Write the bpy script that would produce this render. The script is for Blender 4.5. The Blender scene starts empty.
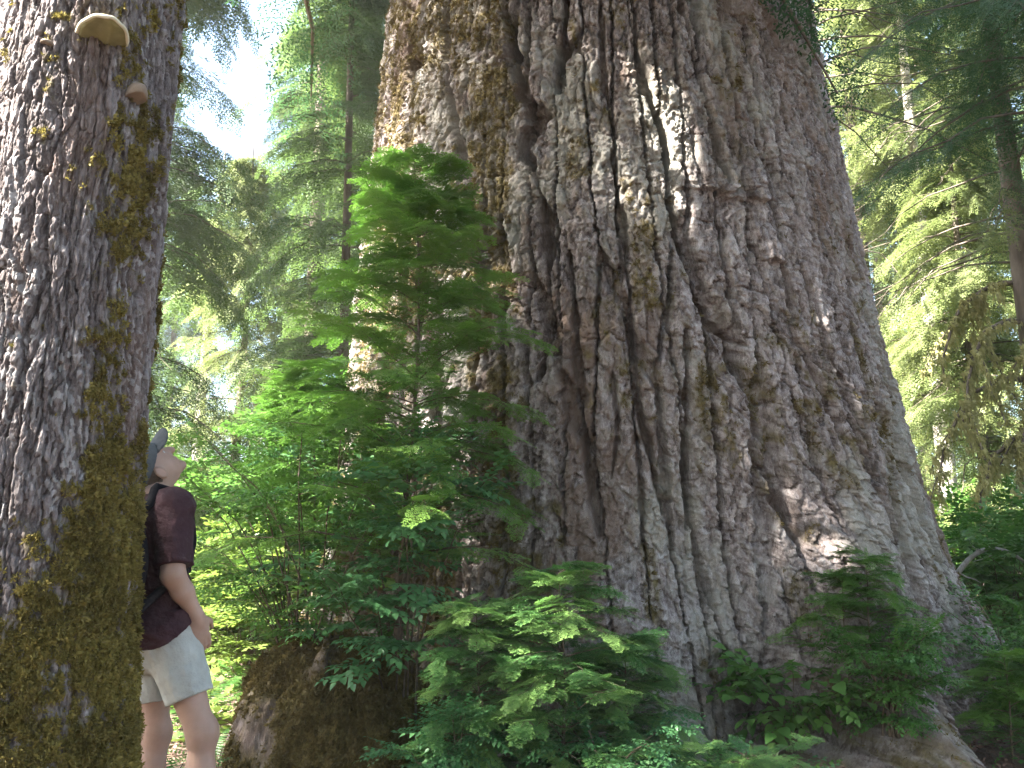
import bpy, math
import numpy as np
from mathutils import Vector
RNG = np.random.default_rng(7)
SC = bpy.context.scene
COL = SC.collection
W_, H_ = 1024, 768
PITCH = math.radians(11.0)
FPX = 887.0
CAM = np.array([0.0, 0.0, 1.25])
FWD = np.array([0, math.cos(PITCH), math.sin(PITCH)])
UPV = np.array([0, -math.sin(PITCH), math.cos(PITCH)])
RGT = np.array([1.0, 0, 0])
ZUP = np.array([0, 0, 1.0])

def ray(px, py):
    return FWD + RGT * ((px - 512) / FPX) + UPV * ((384 - py) / FPX)

def P(px, py, Y):
    d = ray(px, py)
    return CAM + d * (Y / d[1])

# ---------------------------------------------------------------- noise
def _hash(ix, iy, iz, seed):
    h = (ix.astype(np.uint32) * np.uint32(374761393) + iy.astype(np.uint32) * np.uint32(668265263)
         + iz.astype(np.uint32) * np.uint32(2147483647) + np.uint32((seed * 144665 + 12345) & 0xffffffff))
    h = (h ^ (h >> np.uint32(13))) * np.uint32(1274126177)
    h = (h ^ (h >> np.uint32(15))) * np.uint32(2246822519)
    return (h ^ (h >> np.uint32(16))).astype(np.float32) / np.float32(4294967295.0)

def vnoise(x, y, z, seed=0):
    x, y, z = [np.asarray(a, np.float32) for a in np.broadcast_arrays(x, y, z)]
    fx, fy, fz = np.floor(x), np.floor(y), np.floor(z)
    ix, iy, iz = fx.astype(np.int64), fy.astype(np.int64), fz.astype(np.int64)
    tx, ty, tz = x - fx, y - fy, z - fz
    sx, sy, sz = [t * t * t * (t * (t * 6 - 15) + 10) for t in (tx, ty, tz)]
    def c(a, b, d): return _hash(ix + a, iy + b, iz + d, seed)
    l = lambda a, b, t: a + (b - a) * t
    v = l(l(l(c(0,0,0), c(1,0,0), sx), l(c(0,1,0), c(1,1,0), sx), sy),
          l(l(c(0,0,1), c(1,0,1), sx), l(c(0,1,1), c(1,1,1), sx), sy), sz)
    return v * 2 - 1

def fbm(x, y, z=0.0, oct=4, seed=0, gain=0.5):
    a, s, f = 1.0, 0.0, 1.0
    n = 0.0
    for o in range(oct):
        s = s + a * vnoise(np.asarray(x) * f + 17.3 * o, np.asarray(y) * f - 9.1 * o, np.asarray(z) * f + 3.7 * o, seed + o)
        n += a; a *= gain; f *= 2.03
    return s / n

def worley(u, v, seed=0, jit=0.95):
    """F1, F2, random value of the nearest cell"""
    u = np.asarray(u, np.float32); v = np.asarray(v, np.float32)
    iu, iv = np.floor(u).astype(np.int64), np.floor(v).astype(np.int64)
    f1 = np.full(u.shape, 9.0, np.float32); f2 = f1.copy(); cid = np.zeros(u.shape, np.float32)
    z = np.zeros_like(iu)
    for a in (-1, 0, 1):
        for b in (-1, 0, 1):
            cu, cv = iu + a, iv + b
            px = cu + 0.5 + (_hash(cu, cv, z, seed) - 0.5) * jit
            py = cv + 0.5 + (_hash(cu, cv, z + 1, seed) - 0.5) * jit
            d = np.sqrt((px - u) ** 2 + (py - v) ** 2)
            c = _hash(cu, cv, z + 2, seed)
            n = d < f1
            f2 = np.where(n, f1, np.minimum(f2, d))
            cid = np.where(n, c, cid)
            f1 = np.where(n, d, f1)
    return f1, f2, cid

def sst(a, b, x):
    t = np.clip((np.asarray(x) - a) / (b - a), 0, 1)
    return t * t * (3 - 2 * t)

def nrm(v):
    v = np.asarray(v, float)
    return v / (np.linalg.norm(v, axis=-1, keepdims=True) + 1e-12)

# ---------------------------------------------------------------- objects
def mk(name, V, Fs, mats, parent=None, attrs=None, smooth=False, mi=None):
    """Fs: list of (n,k) int arrays, one mesh object"""
    V = np.asarray(V, np.float32)
    if not isinstance(Fs, list): Fs = [Fs]
    Fs = [np.asarray(f, np.int32) for f in Fs if len(f)]
    me = bpy.data.meshes.new(name)
    me.vertices.add(len(V)); me.vertices.foreach_set('co', V.ravel())
    nl = sum(f.size for f in Fs); npoly = sum(len(f) for f in Fs)
    me.loops.add(nl); me.polygons.add(npoly)
    me.loops.foreach_set('vertex_index', np.concatenate([f.ravel() for f in Fs]))
    tot = np.concatenate([np.full(len(f), f.shape[1], np.int32) for f in Fs])
    st = np.concatenate([[0], np.cumsum(tot)[:-1]]).astype(np.int32)
    me.polygons.foreach_set('loop_start', st); me.polygons.foreach_set('loop_total', tot)
    if smooth: me.polygons.foreach_set('use_smooth', np.ones(npoly, bool))
    if not isinstance(mats, (list, tuple)): mats = [mats]
    for m in mats: me.materials.append(m)
    if mi is not None: me.polygons.foreach_set('material_index', np.asarray(mi, np.int32))
    for k, a in (attrs or {}).items():
        at = me.attributes.new(k, 'FLOAT', 'POINT'); at.data.foreach_set('value', np.asarray(a, np.float32).ravel())
    me.update(calc_edges=True)
    o = bpy.data.objects.new(name, me); COL.objects.link(o)
    if parent is not None:
        o.parent = parent
        o.matrix_parent_inverse.identity()
    return o

def thing(name, label, cat, loc, group=None):
    o = bpy.data.objects.new(name, None); COL.objects.link(o)
    o.location = [float(c) for c in loc]; o.empty_display_size = 0.2
    tag(o, label, cat, group)
    return o

def tag(o, label, cat, group=None):
    o['label'] = label; o['category'] = cat
    if group: o['group'] = group
    return o

def copy_tree(root, loc, rz=0.0, sc=1.0, label=None):
    r = root.copy(); COL.objects.link(r)
    r.location = loc; r.rotation_euler = (0, 0, rz); r.scale = (sc, sc, sc)
    if label: r['label'] = label
    for ch in list(root.children):
        c = ch.copy(); COL.objects.link(c); c.parent = r
        for g in list(ch.children):
            d = g.copy(); COL.objects.link(d); d.parent = c
    return r

class MB:
    """batch of verts / quads with a per-vertex tint and a per-face material"""
    def __init__(s): s.v = []; s.f = []; s.t = []; s.m = []; s.n = 0
    def add(s, V, F, tint=0.5, mat=0):
        V = np.asarray(V, np.float32); F = np.asarray(F, np.int32)
        s.v.append(V); s.f.append(F + s.n); s.n += len(V)
        s.t.append(np.broadcast_to(np.asarray(tint, np.float32), (len(V),)).copy())
        s.m.append(np.full(len(F), mat, np.int32))
    def build(s, name, mats, parent=None, smooth=False, origin=None):
        V = np.concatenate(s.v)
        if origin is not None: V = V - np.asarray(origin, np.float32)
        # group by arity
        order = sorted(range(len(s.f)), key=lambda i: s.f[i].shape[1])
        Fs = []; mi = []
        for k in sorted({f.shape[1] for f in s.f}):
            Fs.append(np.concatenate([f for f in s.f if f.shape[1] == k]))
            mi.append(np.concatenate([m for f, m in zip(s.f, s.m) if f.shape[1] == k]))
        return mk(name, V, Fs, mats, parent, {'tint': np.concatenate(s.t)}, smooth, np.concatenate(mi))

def tubes(paths, radii, sides=5):
    """paths (n,m,3), radii (n,m) -> verts, quads"""
    paths = np.asarray(paths, float); radii = np.asarray(radii, float)
    n, m, _ = paths.shape
    T = np.gradient(paths, axis=1); T = nrm(T)
    ref = np.where(np.abs(T[..., 2:3]) > 0.9, np.array([1.0, 0, 0]), np.array([0, 0, 1.0]))
    A = nrm(np.cross(T, ref)); B = np.cross(T, A)
    ang = np.arange(sides) / sides * 2 * math.pi
    V = paths[:, :, None, :] + radii[:, :, None, None] * (A[:, :, None, :] * np.cos(ang)[None, None, :, None] + B[:, :, None, :] * np.sin(ang)[None, None, :, None])
    idx = np.arange(n * m * sides).reshape(n, m, sides)
    nx = np.roll(idx, -1, axis=2)
    F = np.stack([idx[:, :-1], nx[:, :-1], nx[:, 1:], idx[:, 1:]], -1).reshape(-1, 4)
    return V.reshape(-1, 3), F

def frames(d, up):
    d = nrm(d); s = nrm(np.cross(d, up)); u = np.cross(s, d)
    return np.stack([d, s, u], axis=-1)          # columns: along, side, up

def place(proto, origin, d, up, scale, tint, jitter_tint=0.0):
    """many copies of a small (V,F) pattern merged into one array; proto x=along y=side z=up"""
    PV, PF, PT = proto
    origin = np.asarray(origin, float); n = len(origin)
    R = frames(d, up)
    sc = np.broadcast_to(np.asarray(scale, float), (n,))
    V = np.einsum('nij,vj->nvi', R, PV) * sc[:, None, None] + origin[:, None, :]
    F = (PF[None] + (np.arange(n) * len(PV))[:, None, None]).reshape(-1, PF.shape[1])
    t = np.clip(np.asarray(tint, float)[:, None] + PT[None], 0, 1)
    return V.reshape(-1, 3), F, t.ravel()

# ---------------------------------------------------------------- signed distances -> mesh
def surface_nets(f, org, h):
    s = f < 0
    c = [s[a:s.shape[0]-1+a, b:s.shape[1]-1+b, d:s.shape[2]-1+d] for a in (0,1) for b in (0,1) for d in (0,1)]
    any_ = c[0].copy(); all_ = c[0].copy()
    for k in c[1:]: any_ |= k; all_ &= k
    mask = any_ & ~all_
    idx = np.argwhere(mask)
    p = np.zeros((len(idx), 3)); cnt = np.zeros(len(idx))
    cor = [np.array([a, b, d]) for a in (0,1) for b in (0,1) for d in (0,1)]
    for i in range(8):
        for j in range(i + 1, 8):
            if np.abs(cor[i] - cor[j]).sum() != 1: continue
            ia = idx + cor[i]; ib = idx + cor[j]
            fa = f[ia[:,0], ia[:,1], ia[:,2]]; fb = f[ib[:,0], ib[:,1], ib[:,2]]
            x = (fa < 0) != (fb < 0)
            t = np.where(x, fa / np.where(np.abs(fa - fb) < 1e-12, 1, fa - fb), 0)
            p += np.where(x[:, None], cor[i] + t[:, None] * (cor[j] - cor[i]), 0); cnt += x
    V = (idx + p / cnt[:, None]) * h + org
    vid = np.full(mask.shape, -1, np.int64); vid[mask] = np.arange(len(idx))
    Fs = []
    for ax in range(3):
        o = [a for a in range(3) if a != ax]
        a0 = np.moveaxis(s, ax, 0)
        ch = a0[:-1] != a0[1:]
        g = np.argwhere(ch)
        g = g[(g[:,1] > 0) & (g[:,2] > 0) & (g[:,1] < s.shape[o[0]]-1) & (g[:,2] < s.shape[o[1]]-1)]
        ins = a0[g[:,0], g[:,1], g[:,2]]
        def cell(da, db):
            q = np.zeros((len(g), 3), int); q[:, ax] = g[:,0]; q[:, o[0]] = g[:,1] - da; q[:, o[1]] = g[:,2] - db
            return vid[q[:,0], q[:,1], q[:,2]]
        Q = np.stack([cell(1,1), cell(0,1), cell(0,0), cell(1,0)], -1)
        flip = ins if ax != 1 else ~ins
        Q[~flip] = Q[~flip][:, ::-1]
        Fs.append(Q)
    return V, np.concatenate(Fs)

def smin(a, b, k):
    h = np.clip(0.5 + 0.5 * (b - a) / k, 0, 1)
    return b + (a - b) * h - k * h * (1 - h)

class SDF:
    def __init__(s, lo, hi, h):
        s.lo = np.asarray(lo, float); s.h = h
        n = np.ceil((np.asarray(hi) - s.lo) / h).astype(int) + 1
        ax = [s.lo[i] + np.arange(n[i]) * h for i in range(3)]
        s.X, s.Y, s.Z = np.meshgrid(*[a.astype(np.float32) for a in ax], indexing='ij')
        s.f = np.full(s.X.shape, 1.0, np.float32)
    def box(s, lo, hi):
        a = np.clip(np.floor((np.asarray(lo) - s.lo) / s.h).astype(int), 0, None); b = np.ceil((np.asarray(hi) - s.lo) / s.h).astype(int) + 1
        return tuple(slice(i, max(j, i)) for i, j in zip(a, b))
    def cap(s, a, b, ra, rb, k=0.02, sub=False):
        a, b = np.asarray(a, float), np.asarray(b, float); m = max(ra, rb) + 0.09
        q = s.box(np.minimum(a, b) - m, np.maximum(a, b) + m)
        X, Y, Z = s.X[q], s.Y[q], s.Z[q]
        ba = b - a; L = float(ba @ ba) + 1e-9
        t = np.clip(((X - a[0]) * ba[0] + (Y - a[1]) * ba[1] + (Z - a[2]) * ba[2]) / L, 0, 1)
        d = np.sqrt((X - a[0] - t * ba[0])**2 + (Y - a[1] - t * ba[1])**2 + (Z - a[2] - t * ba[2])**2) - (ra + (rb - ra) * t)
        s.f[q] = -smin(-s.f[q], d, k) if sub else smin(s.f[q], d, k)
        return s
    def ell(s, c, axes, r, k=0.02, sub=False):
        """ellipsoid; axes rows are unit vectors"""
        c = np.asarray(c, float); axes = np.asarray(axes, float); m = max(r) + 0.09
        q = s.box(c - m, c + m)
        D = [s.X[q] - c[0], s.Y[q] - c[1], s.Z[q] - c[2]]
        L = [axes[i][0]*D[0] + axes[i][1]*D[1] + axes[i][2]*D[2] for i in range(3)]
        k0 = np.sqrt(sum((L[i] / r[i])**2 for i in range(3))); k1 = np.sqrt(sum((L[i] / r[i]**2)**2 for i in range(3))) + 1e-6
        d = k0 * (k0 - 1) / k1
        s.f[q] = -smin(-s.f[q], d, k) if sub else smin(s.f[q], d, k)
        return s
# ================================================================ materials
def new_mat(name):
    m = bpy.data.materials.new(name); m.use_nodes = True
    nt = m.node_tree; nt.nodes.clear()
    out = nt.nodes.new('ShaderNodeOutputMaterial')
    return m, nt, out
def nd(nt, t, **kw):
    n = nt.nodes.new(t)
    for k, v in kw.items():
        if k in n.inputs: n.inputs[k].default_value = v
        else: setattr(n, k, v)
    return n
def attr(nt, name):
    n = nt.nodes.new('ShaderNodeAttribute'); n.attribute_name = name; return n.outputs['Fac']
def ramp(nt, fac, stops):
    r = nt.nodes.new('ShaderNodeValToRGB'); e = r.color_ramp.elements
    while len(e) < len(stops): e.new(0.5)
    for el, (p, c) in zip(e, stops): el.position = p; el.color = (*c, 1)
    nt.links.new(fac, r.inputs[0]); return r.outputs[0]
def mixc(nt, fac, a, b):
    m = nt.nodes.new('ShaderNodeMix'); m.data_type = 'RGBA'
    for i, v in ((0, fac), (6, a), (7, b)):
        if isinstance(v, (int, float)): m.inputs[i].default_value = v
        elif isinstance(v, tuple): m.inputs[i].default_value = (*v, 1)
        else: nt.links.new(v, m.inputs[i])
    return m.outputs[2]
def noise(nt, scale, detail=4, rough=0.6, stretch=(1, 1, 1)):
    tc = nt.nodes.new('ShaderNodeTexCoord'); mp = nt.nodes.new('ShaderNodeMapping'); mp.inputs['Scale'].default_value = stretch
    nt.links.new(tc.outputs['Object'], mp.inputs[0])
    n = nt.nodes.new('ShaderNodeTexNoise'); n.inputs['Scale'].default_value = scale
    n.inputs['Detail'].default_value = detail; n.inputs['Roughness'].default_value = rough
    nt.links.new(mp.outputs[0], n.inputs['Vector']); return n.outputs['Fac']
def bump(nt, h, dist, strength=1.0):
    b = nt.nodes.new('ShaderNodeBump'); b.inputs['Distance'].default_value = dist; b.inputs['Strength'].default_value = strength
    nt.links.new(h, b.inputs['Height']); return b.outputs[0]
def pbsdf(nt, out, col, rough=0.85, norm=None, spec=0.3):
    p = nt.nodes.new('ShaderNodeBsdfPrincipled'); p.inputs['Roughness'].default_value = rough
    p.inputs['Specular IOR Level'].default_value = spec
    if isinstance(col, tuple): p.inputs['Base Color'].default_value = (*col, 1)
    else: nt.links.new(col, p.inputs['Base Color'])
    if norm is not None: nt.links.new(norm, p.inputs['Normal'])
    nt.links.new(p.outputs[0], out.inputs[0]); return p

def flakes(nt, scale, stretch, warp):
    """random value per ragged flake"""
    tc = nt.nodes.new('ShaderNodeTexCoord'); mp = nt.nodes.new('ShaderNodeMapping'); mp.inputs['Scale'].default_value = stretch
    nt.links.new(tc.outputs['Object'], mp.inputs[0])
    n = nt.nodes.new('ShaderNodeTexNoise'); n.inputs['Scale'].default_value = scale * 1.3; n.inputs['Detail'].default_value = 4; n.inputs['Roughness'].default_value = 0.65
    nt.links.new(mp.outputs[0], n.inputs['Vector'])
    ma = nt.nodes.new('ShaderNodeVectorMath'); ma.operation = 'MULTIPLY_ADD'; ma.inputs[1].default_value = (warp, warp, warp)
    nt.links.new(n.outputs['Color'], ma.inputs[0]); nt.links.new(mp.outputs[0], ma.inputs[2])
    v = nt.nodes.new('ShaderNodeTexVoronoi'); v.inputs['Scale'].default_value = scale
    nt.links.new(ma.outputs[0], v.inputs['Vector'])
    sp = nt.nodes.new('ShaderNodeSeparateColor'); nt.links.new(v.outputs['Color'], sp.inputs[0]); return sp.outputs[0]
def addm(nt, a, b, k):
    m = nd(nt, 'ShaderNodeMath', operation='MULTIPLY_ADD'); nt.links.new(a, m.inputs[0]); m.inputs[1].default_value = k
    if isinstance(b, (int, float)): m.inputs[2].default_value = b
    else: nt.links.new(b, m.inputs[2])
    return m.outputs[0]
def bark_mat(name, stops, lichen, moss, red, spec=0.15, fs=(26, 62), stretch=(1, 1, 0.45), bd=0.012, kf=(0.34, 0.30)):
    m, nt, out = new_mat(name)
    n1 = noise(nt, 90, 6, 0.75, (1, 1, 0.4))
    n2 = noise(nt, 12, 4, 0.65, (1, 1, 0.4))
    fa = flakes(nt, fs[0], stretch, 0.05); fb = flakes(nt, fs[1], stretch, 0.025)
    t = addm(nt, n1, attr(nt, 'tint'), 0.8); t = addm(nt, n2, t, 0.4); t = addm(nt, fa, t, kf[0]); t = addm(nt, fb, t, kf[1])
    t = addm(nt, t, -(0.4 + 0.2 + kf[0] / 2 + kf[1] / 2), 1.0)
    c = ramp(nt, t, stops)
    c = mixc(nt, attr(nt, 'red'), c, red)
    lm = addm(nt, fb, attr(nt, 'lichen'), 0.0); c = mixc(nt, attr(nt, 'lichen'), c, lichen)
    mc = ramp(nt, noise(nt, 35, 3, 0.6), [(0.3, moss[0]), (0.7, moss[1])])
    c = mixc(nt, attr(nt, 'moss'), c, mc)
    h = addm(nt, fa, addm(nt, fb, n1, 0.5), 0.9)
    pbsdf(nt, out, c, 0.9, bump(nt, h, bd, 1.0), spec)
    return m

def leaf_mat(name, stops, trans, tf=0.35, rough=0.5, spec=0.4):
    m, nt, out = new_mat(name)
    oi = nt.nodes.new('ShaderNodeObjectInfo')
    ad = nd(nt, 'ShaderNodeMath', operation='MULTIPLY_ADD'); nt.links.new(oi.outputs['Random'], ad.inputs[0]); ad.inputs[1].default_value = 0.16
    nt.links.new(attr(nt, 'tint'), ad.inputs[2])
    c = ramp(nt, ad.outputs[0], stops)
    p = nt.nodes.new('ShaderNodeBsdfPrincipled'); p.inputs['Roughness'].default_value = rough; p.inputs['Specular IOR Level'].default_value = spec
    nt.links.new(c, p.inputs['Base Color'])
    tr = nt.nodes.new('ShaderNodeBsdfTranslucent')
    tc = mixc(nt, 0.5, c, trans); nt.links.new(tc, tr.inputs[0])
    mx = nt.nodes.new('ShaderNodeMixShader'); mx.inputs[0].default_value = tf
    nt.links.new(p.outputs[0], mx.inputs[1]); nt.links.new(tr.outputs[0], mx.inputs[2]); nt.links.new(mx.outputs[0], out.inputs[0])
    return m

def plain_mat(name, a, b, scale=30, rough=0.8, bd=0.002, stretch=(1, 1, 1), spec=0.3):
    m, nt, out = new_mat(name)
    n = noise(nt, scale, 5, 0.6, stretch)
    c = ramp(nt, n, [(0.3, a), (0.7, b)])
    pbsdf(nt, out, c, rough, bump(nt, n, bd), spec); return m

M = {}
M['giant_bark'] = bark_mat('giant_bark', [(0.0, (0.085, 0.066, 0.060)), (0.32, (0.20, 0.166, 0.157)), (0.62, (0.325, 0.283, 0.275)), (1.0, (0.48, 0.44, 0.425))],
                           (0.34, 0.325, 0.28), ((0.085, 0.065, 0.022), (0.17, 0.135, 0.05)), (0.17, 0.12, 0.095))
M['left_bark'] = bark_mat('grey_purple_bark', [(0.0, (0.075, 0.06, 0.056)), (0.35, (0.145, 0.122, 0.12)), (0.65, (0.225, 0.20, 0.20)), (1.0, (0.38, 0.35, 0.355))],
                          (0.42, 0.42, 0.42), ((0.085, 0.07, 0.024), (0.18, 0.145, 0.045)), (0.15, 0.10, 0.08), fs=(45, 110), stretch=(1, 1, 0.3), bd=0.006, kf=(0.24, 0.22))
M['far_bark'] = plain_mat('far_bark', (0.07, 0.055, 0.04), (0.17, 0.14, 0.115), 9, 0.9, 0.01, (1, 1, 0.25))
M['sun_painted_bark'] = plain_mat('sun_painted_bark', (0.25, 0.22, 0.19), (0.5, 0.46, 0.42), 9, 0.9, 0.01, (1, 1, 0.25))  # sunlight painted into the trunk bark as a paler tone
M['twig'] = plain_mat('twig_bark', (0.07, 0.05, 0.035), (0.16, 0.12, 0.09), 40, 0.9)
M['grey_wood'] = plain_mat('weathered_wood', (0.22, 0.2, 0.18), (0.42, 0.4, 0.37), 30, 0.9, 0.003, (1, 1, 1))
M['moss'] = leaf_mat('moss', [(0.1, (0.09, 0.072, 0.026)), (0.5, (0.19, 0.155, 0.05)), (0.95, (0.30, 0.25, 0.075))], (0.2, 0.18, 0.04), 0.25, 0.8, 0.1)
M['moss_brown'] = leaf_mat('brown_moss', [(0.1, (0.07, 0.05, 0.02)), (0.5, (0.14, 0.105, 0.042)), (0.95, (0.21, 0.165, 0.065))], (0.2, 0.16, 0.07), 0.25, 0.8, 0.1)
M['moss_draped'] = leaf_mat('draped_moss', [(0.1, (0.17, 0.16, 0.06)), (0.5, (0.27, 0.26, 0.11)), (0.95, (0.38, 0.37, 0.18))], (0.45, 0.44, 0.2), 0.35, 0.8, 0.1)
M['hemlock_near'] = leaf_mat('fresh_needles', [(0.1, (0.035, 0.095, 0.016)), (0.5, (0.075, 0.18, 0.03)), (0.95, (0.17, 0.30, 0.06))], (0.11, 0.26, 0.03), 0.38, 0.5)
M['hemlock_dark'] = leaf_mat('dark_needles', [(0.1, (0.03, 0.09, 0.028)), (0.5, (0.07, 0.18, 0.052)), (0.95, (0.22, 0.36, 0.10))], (0.08, 0.2, 0.05), 0.32, 0.5)
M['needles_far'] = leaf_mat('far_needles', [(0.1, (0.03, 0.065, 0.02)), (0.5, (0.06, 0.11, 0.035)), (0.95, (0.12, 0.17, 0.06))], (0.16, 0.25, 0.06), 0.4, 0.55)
M['needles_sun_painted'] = leaf_mat('sun_painted_needles', [(0.1, (0.07, 0.10, 0.03)), (0.5, (0.12, 0.16, 0.05)), (0.95, (0.2, 0.23, 0.09))], (0.3, 0.36, 0.12), 0.42, 0.55)  # sunlight painted in: paler, yellower copy of the hemlock needles
M['needles_shade_painted'] = leaf_mat('shade_painted_needles', [(0.1, (0.02, 0.055, 0.025)), (0.5, (0.035, 0.085, 0.035)), (0.95, (0.07, 0.13, 0.05))], (0.08, 0.19, 0.06), 0.32, 0.55)  # shade painted in: darker copy of the hemlock needles
M['leaf_bush'] = leaf_mat('bush_leaf', [(0.1, (0.028, 0.085, 0.018)), (0.5, (0.058, 0.15, 0.032)), (0.95, (0.13, 0.24, 0.055))], (0.12, 0.28, 0.04), 0.35, 0.42)
M['leaf_teal'] = leaf_mat('cool_leaf', [(0.1, (0.032, 0.095, 0.038)), (0.5, (0.06, 0.165, 0.06)), (0.95, (0.12, 0.25, 0.09))], (0.07, 0.22, 0.08), 0.3, 0.42)
M['leaf_yellow'] = leaf_mat('sunny_leaf', [(0.1, (0.05, 0.09, 0.02)), (0.5, (0.09, 0.15, 0.03)), (0.95, (0.17, 0.22, 0.05))], (0.25, 0.35, 0.06), 0.42, 0.5)
M['skin'] = plain_mat('skin', (0.32, 0.20, 0.15), (0.43, 0.28, 0.22), 9, 0.55, 0.0006, spec=0.4)
M['skin'].node_tree.nodes['Principled BSDF'].inputs['Subsurface Weight'].default_value = 0.08
M['shirt'] = plain_mat('maroon_cotton', (0.032, 0.013, 0.018), (0.050, 0.021, 0.027), 16, 0.85, 0.02)
M['shorts'] = plain_mat('pale_denim', (0.34, 0.35, 0.33), (0.43, 0.44, 0.415), 18, 0.9, 0.012)
M['cap'] = plain_mat('grey_cap', (0.055, 0.062, 0.07), (0.085, 0.092, 0.10), 60, 0.9, 0.002)
M['pack'] = plain_mat('black_nylon', (0.008, 0.008, 0.010), (0.016, 0.014, 0.017), 14, 0.9, 0.015, spec=0.1)
M['belt'] = plain_mat('red_webbing', (0.22, 0.015, 0.02), (0.32, 0.025, 0.03), 60, 0.7)
M['hair'] = plain_mat('brown_hair', (0.05, 0.03, 0.02), (0.11, 0.07, 0.045), 90, 0.7, 0.003)
M['eye'] = plain_mat('eye', (0.5, 0.48, 0.46), (0.7, 0.68, 0.66), 10, 0.3)
M['shoe'] = plain_mat('brown_leather', (0.05, 0.035, 0.025), (0.1, 0.07, 0.05), 30, 0.6)
M['fungus'] = plain_mat('olive_fungus', (0.17, 0.165, 0.075), (0.23, 0.22, 0.11), 25, 0.85, 0.002)
M['fungus_rim'] = plain_mat('pale_rim', (0.5, 0.48, 0.36), (0.6, 0.58, 0.46), 25, 0.85, 0.002)
M['fungus_brown'] = plain_mat('tan_fungus', (0.14, 0.11, 0.085), (0.22, 0.17, 0.13), 30, 0.85, 0.003)
M['stone'] = plain_mat('pale_stone', (0.3, 0.28, 0.26), (0.5, 0.48, 0.45), 20, 0.9, 0.004)
def ground_mat():
    m, nt, out = new_mat('forest_floor')
    n = noise(nt, 3, 6, 0.7); n2 = noise(nt, 45, 4, 0.7)
    c = ramp(nt, n, [(0.3, (0.06, 0.04, 0.028)), (0.5, (0.15, 0.10, 0.075)), (0.72, (0.24, 0.17, 0.13))])
    c2 = ramp(nt, n2, [(0.3, (0.07, 0.05, 0.035)), (0.7, (0.3, 0.21, 0.17))])
    pbsdf(nt, out, mixc(nt, 0.55, c, c2), 0.95, bump(nt, n2, 0.02)); return m
M['ground'] = ground_mat()
m_, nt_, out_ = new_mat('leaf_litter')
pbsdf(nt_, out_, ramp(nt_, attr(nt_, 'tint'), [(0.0, (0.07, 0.04, 0.03)), (0.5, (0.2, 0.12, 0.09)), (1.0, (0.4, 0.28, 0.22))]), 0.9)
M['litter'] = m_
EXPOSURE = 3.8
# ================================================================ the two big trunks
GC_Y = 8.0
def g_cx(z): return np.interp(z, [-1, 0.0, 0.85, 3.6, 6.75, 30], [1.10, 1.08, 1.03, 0.88, 0.81, 0.7])
def g_R(z): return np.interp(z, [-1, 0.0, 0.4, 0.85, 1.8, 3.6, 6.75, 12, 30], [3.05, 2.82, 2.72, 2.62, 2.46, 2.26, 1.96, 1.7, 0.9])
LC_Y = 2.6
def l_cx(z): return np.interp(z, [-1, 0.5, 1.4, 3.0, 20], [-1.42, -1.405, -1.40, -1.352, -0.85])
def l_R(z): return np.interp(z, [-0.5, 0.15, 0.5, 0.8, 1.4, 2.9, 12, 24], [0.50, 0.40, 0.352, 0.325, 0.290, 0.262, 0.2, 0.08])
G_ROT = math.atan2(-1.0, 8.0)          # the direction theta = 0 looks towards the path
L_ROT = math.atan2(1.35, 2.6)

def hit(px, py, cx, cy, R):
    """where a line of sight meets a trunk -> (theta about -Y, z, point)"""
    d = ray(px, py); d = d / np.linalg.norm(d)
    for t in np.arange(1.0, 14, 0.01):
        p = CAM + d * t
        if math.hypot(p[0] - cx(p[2]), p[1] - cy) < R(p[2]):
            return math.atan2(p[0] - cx(p[2]), cy - p[1]), p[2], p
    return None
def hit_line(pts, cx, cy, R):
    r = [hit(a, b, cx, cy, R) for a, b in pts]
    return [(q[0], q[1]) for q in r if q]

def seg_dist(u, v, pts):
    """distance to a polyline in the unrolled surface, and position along it 0..1"""
    best = np.full(u.shape, 9.0, np.float32); par = np.zeros_like(best); n = len(pts) - 1
    for i in range(n):
        (a0, a1), (b0, b1) = pts[i], pts[i + 1]
        dx, dy = b0 - a0, b1 - a1; L = dx * dx + dy * dy + 1e-9
        t = np.clip(((u - a0) * dx + (v - a1) * dy) / L, 0, 1)
        d = np.hypot(u - a0 - t * dx, v - a1 - t * dy)
        k = d < best; best = np.where(k, d, best); par = np.where(k, (i + t) / n, par)
    return best, par

def grid(thetas, zs):
    T, Z = np.meshgrid(thetas, zs)
    nt, nz = len(thetas), len(zs)
    idx = np.arange(nt * nz).reshape(nz, nt); nx = np.roll(idx, -1, axis=1)
    F = np.stack([idx[:-1], nx[:-1], nx[1:], idx[1:]], -1).reshape(-1, 4)
    return T.astype(np.float32), Z.astype(np.float32), F

def var_theta(c, n_front, n_back, half):
    a = np.linspace(c - half, c + half, n_front)
    b = np.linspace(c + half, c - half + 2 * math.pi, n_back + 2)[1:-1]
    return np.concatenate([a, b])

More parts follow.
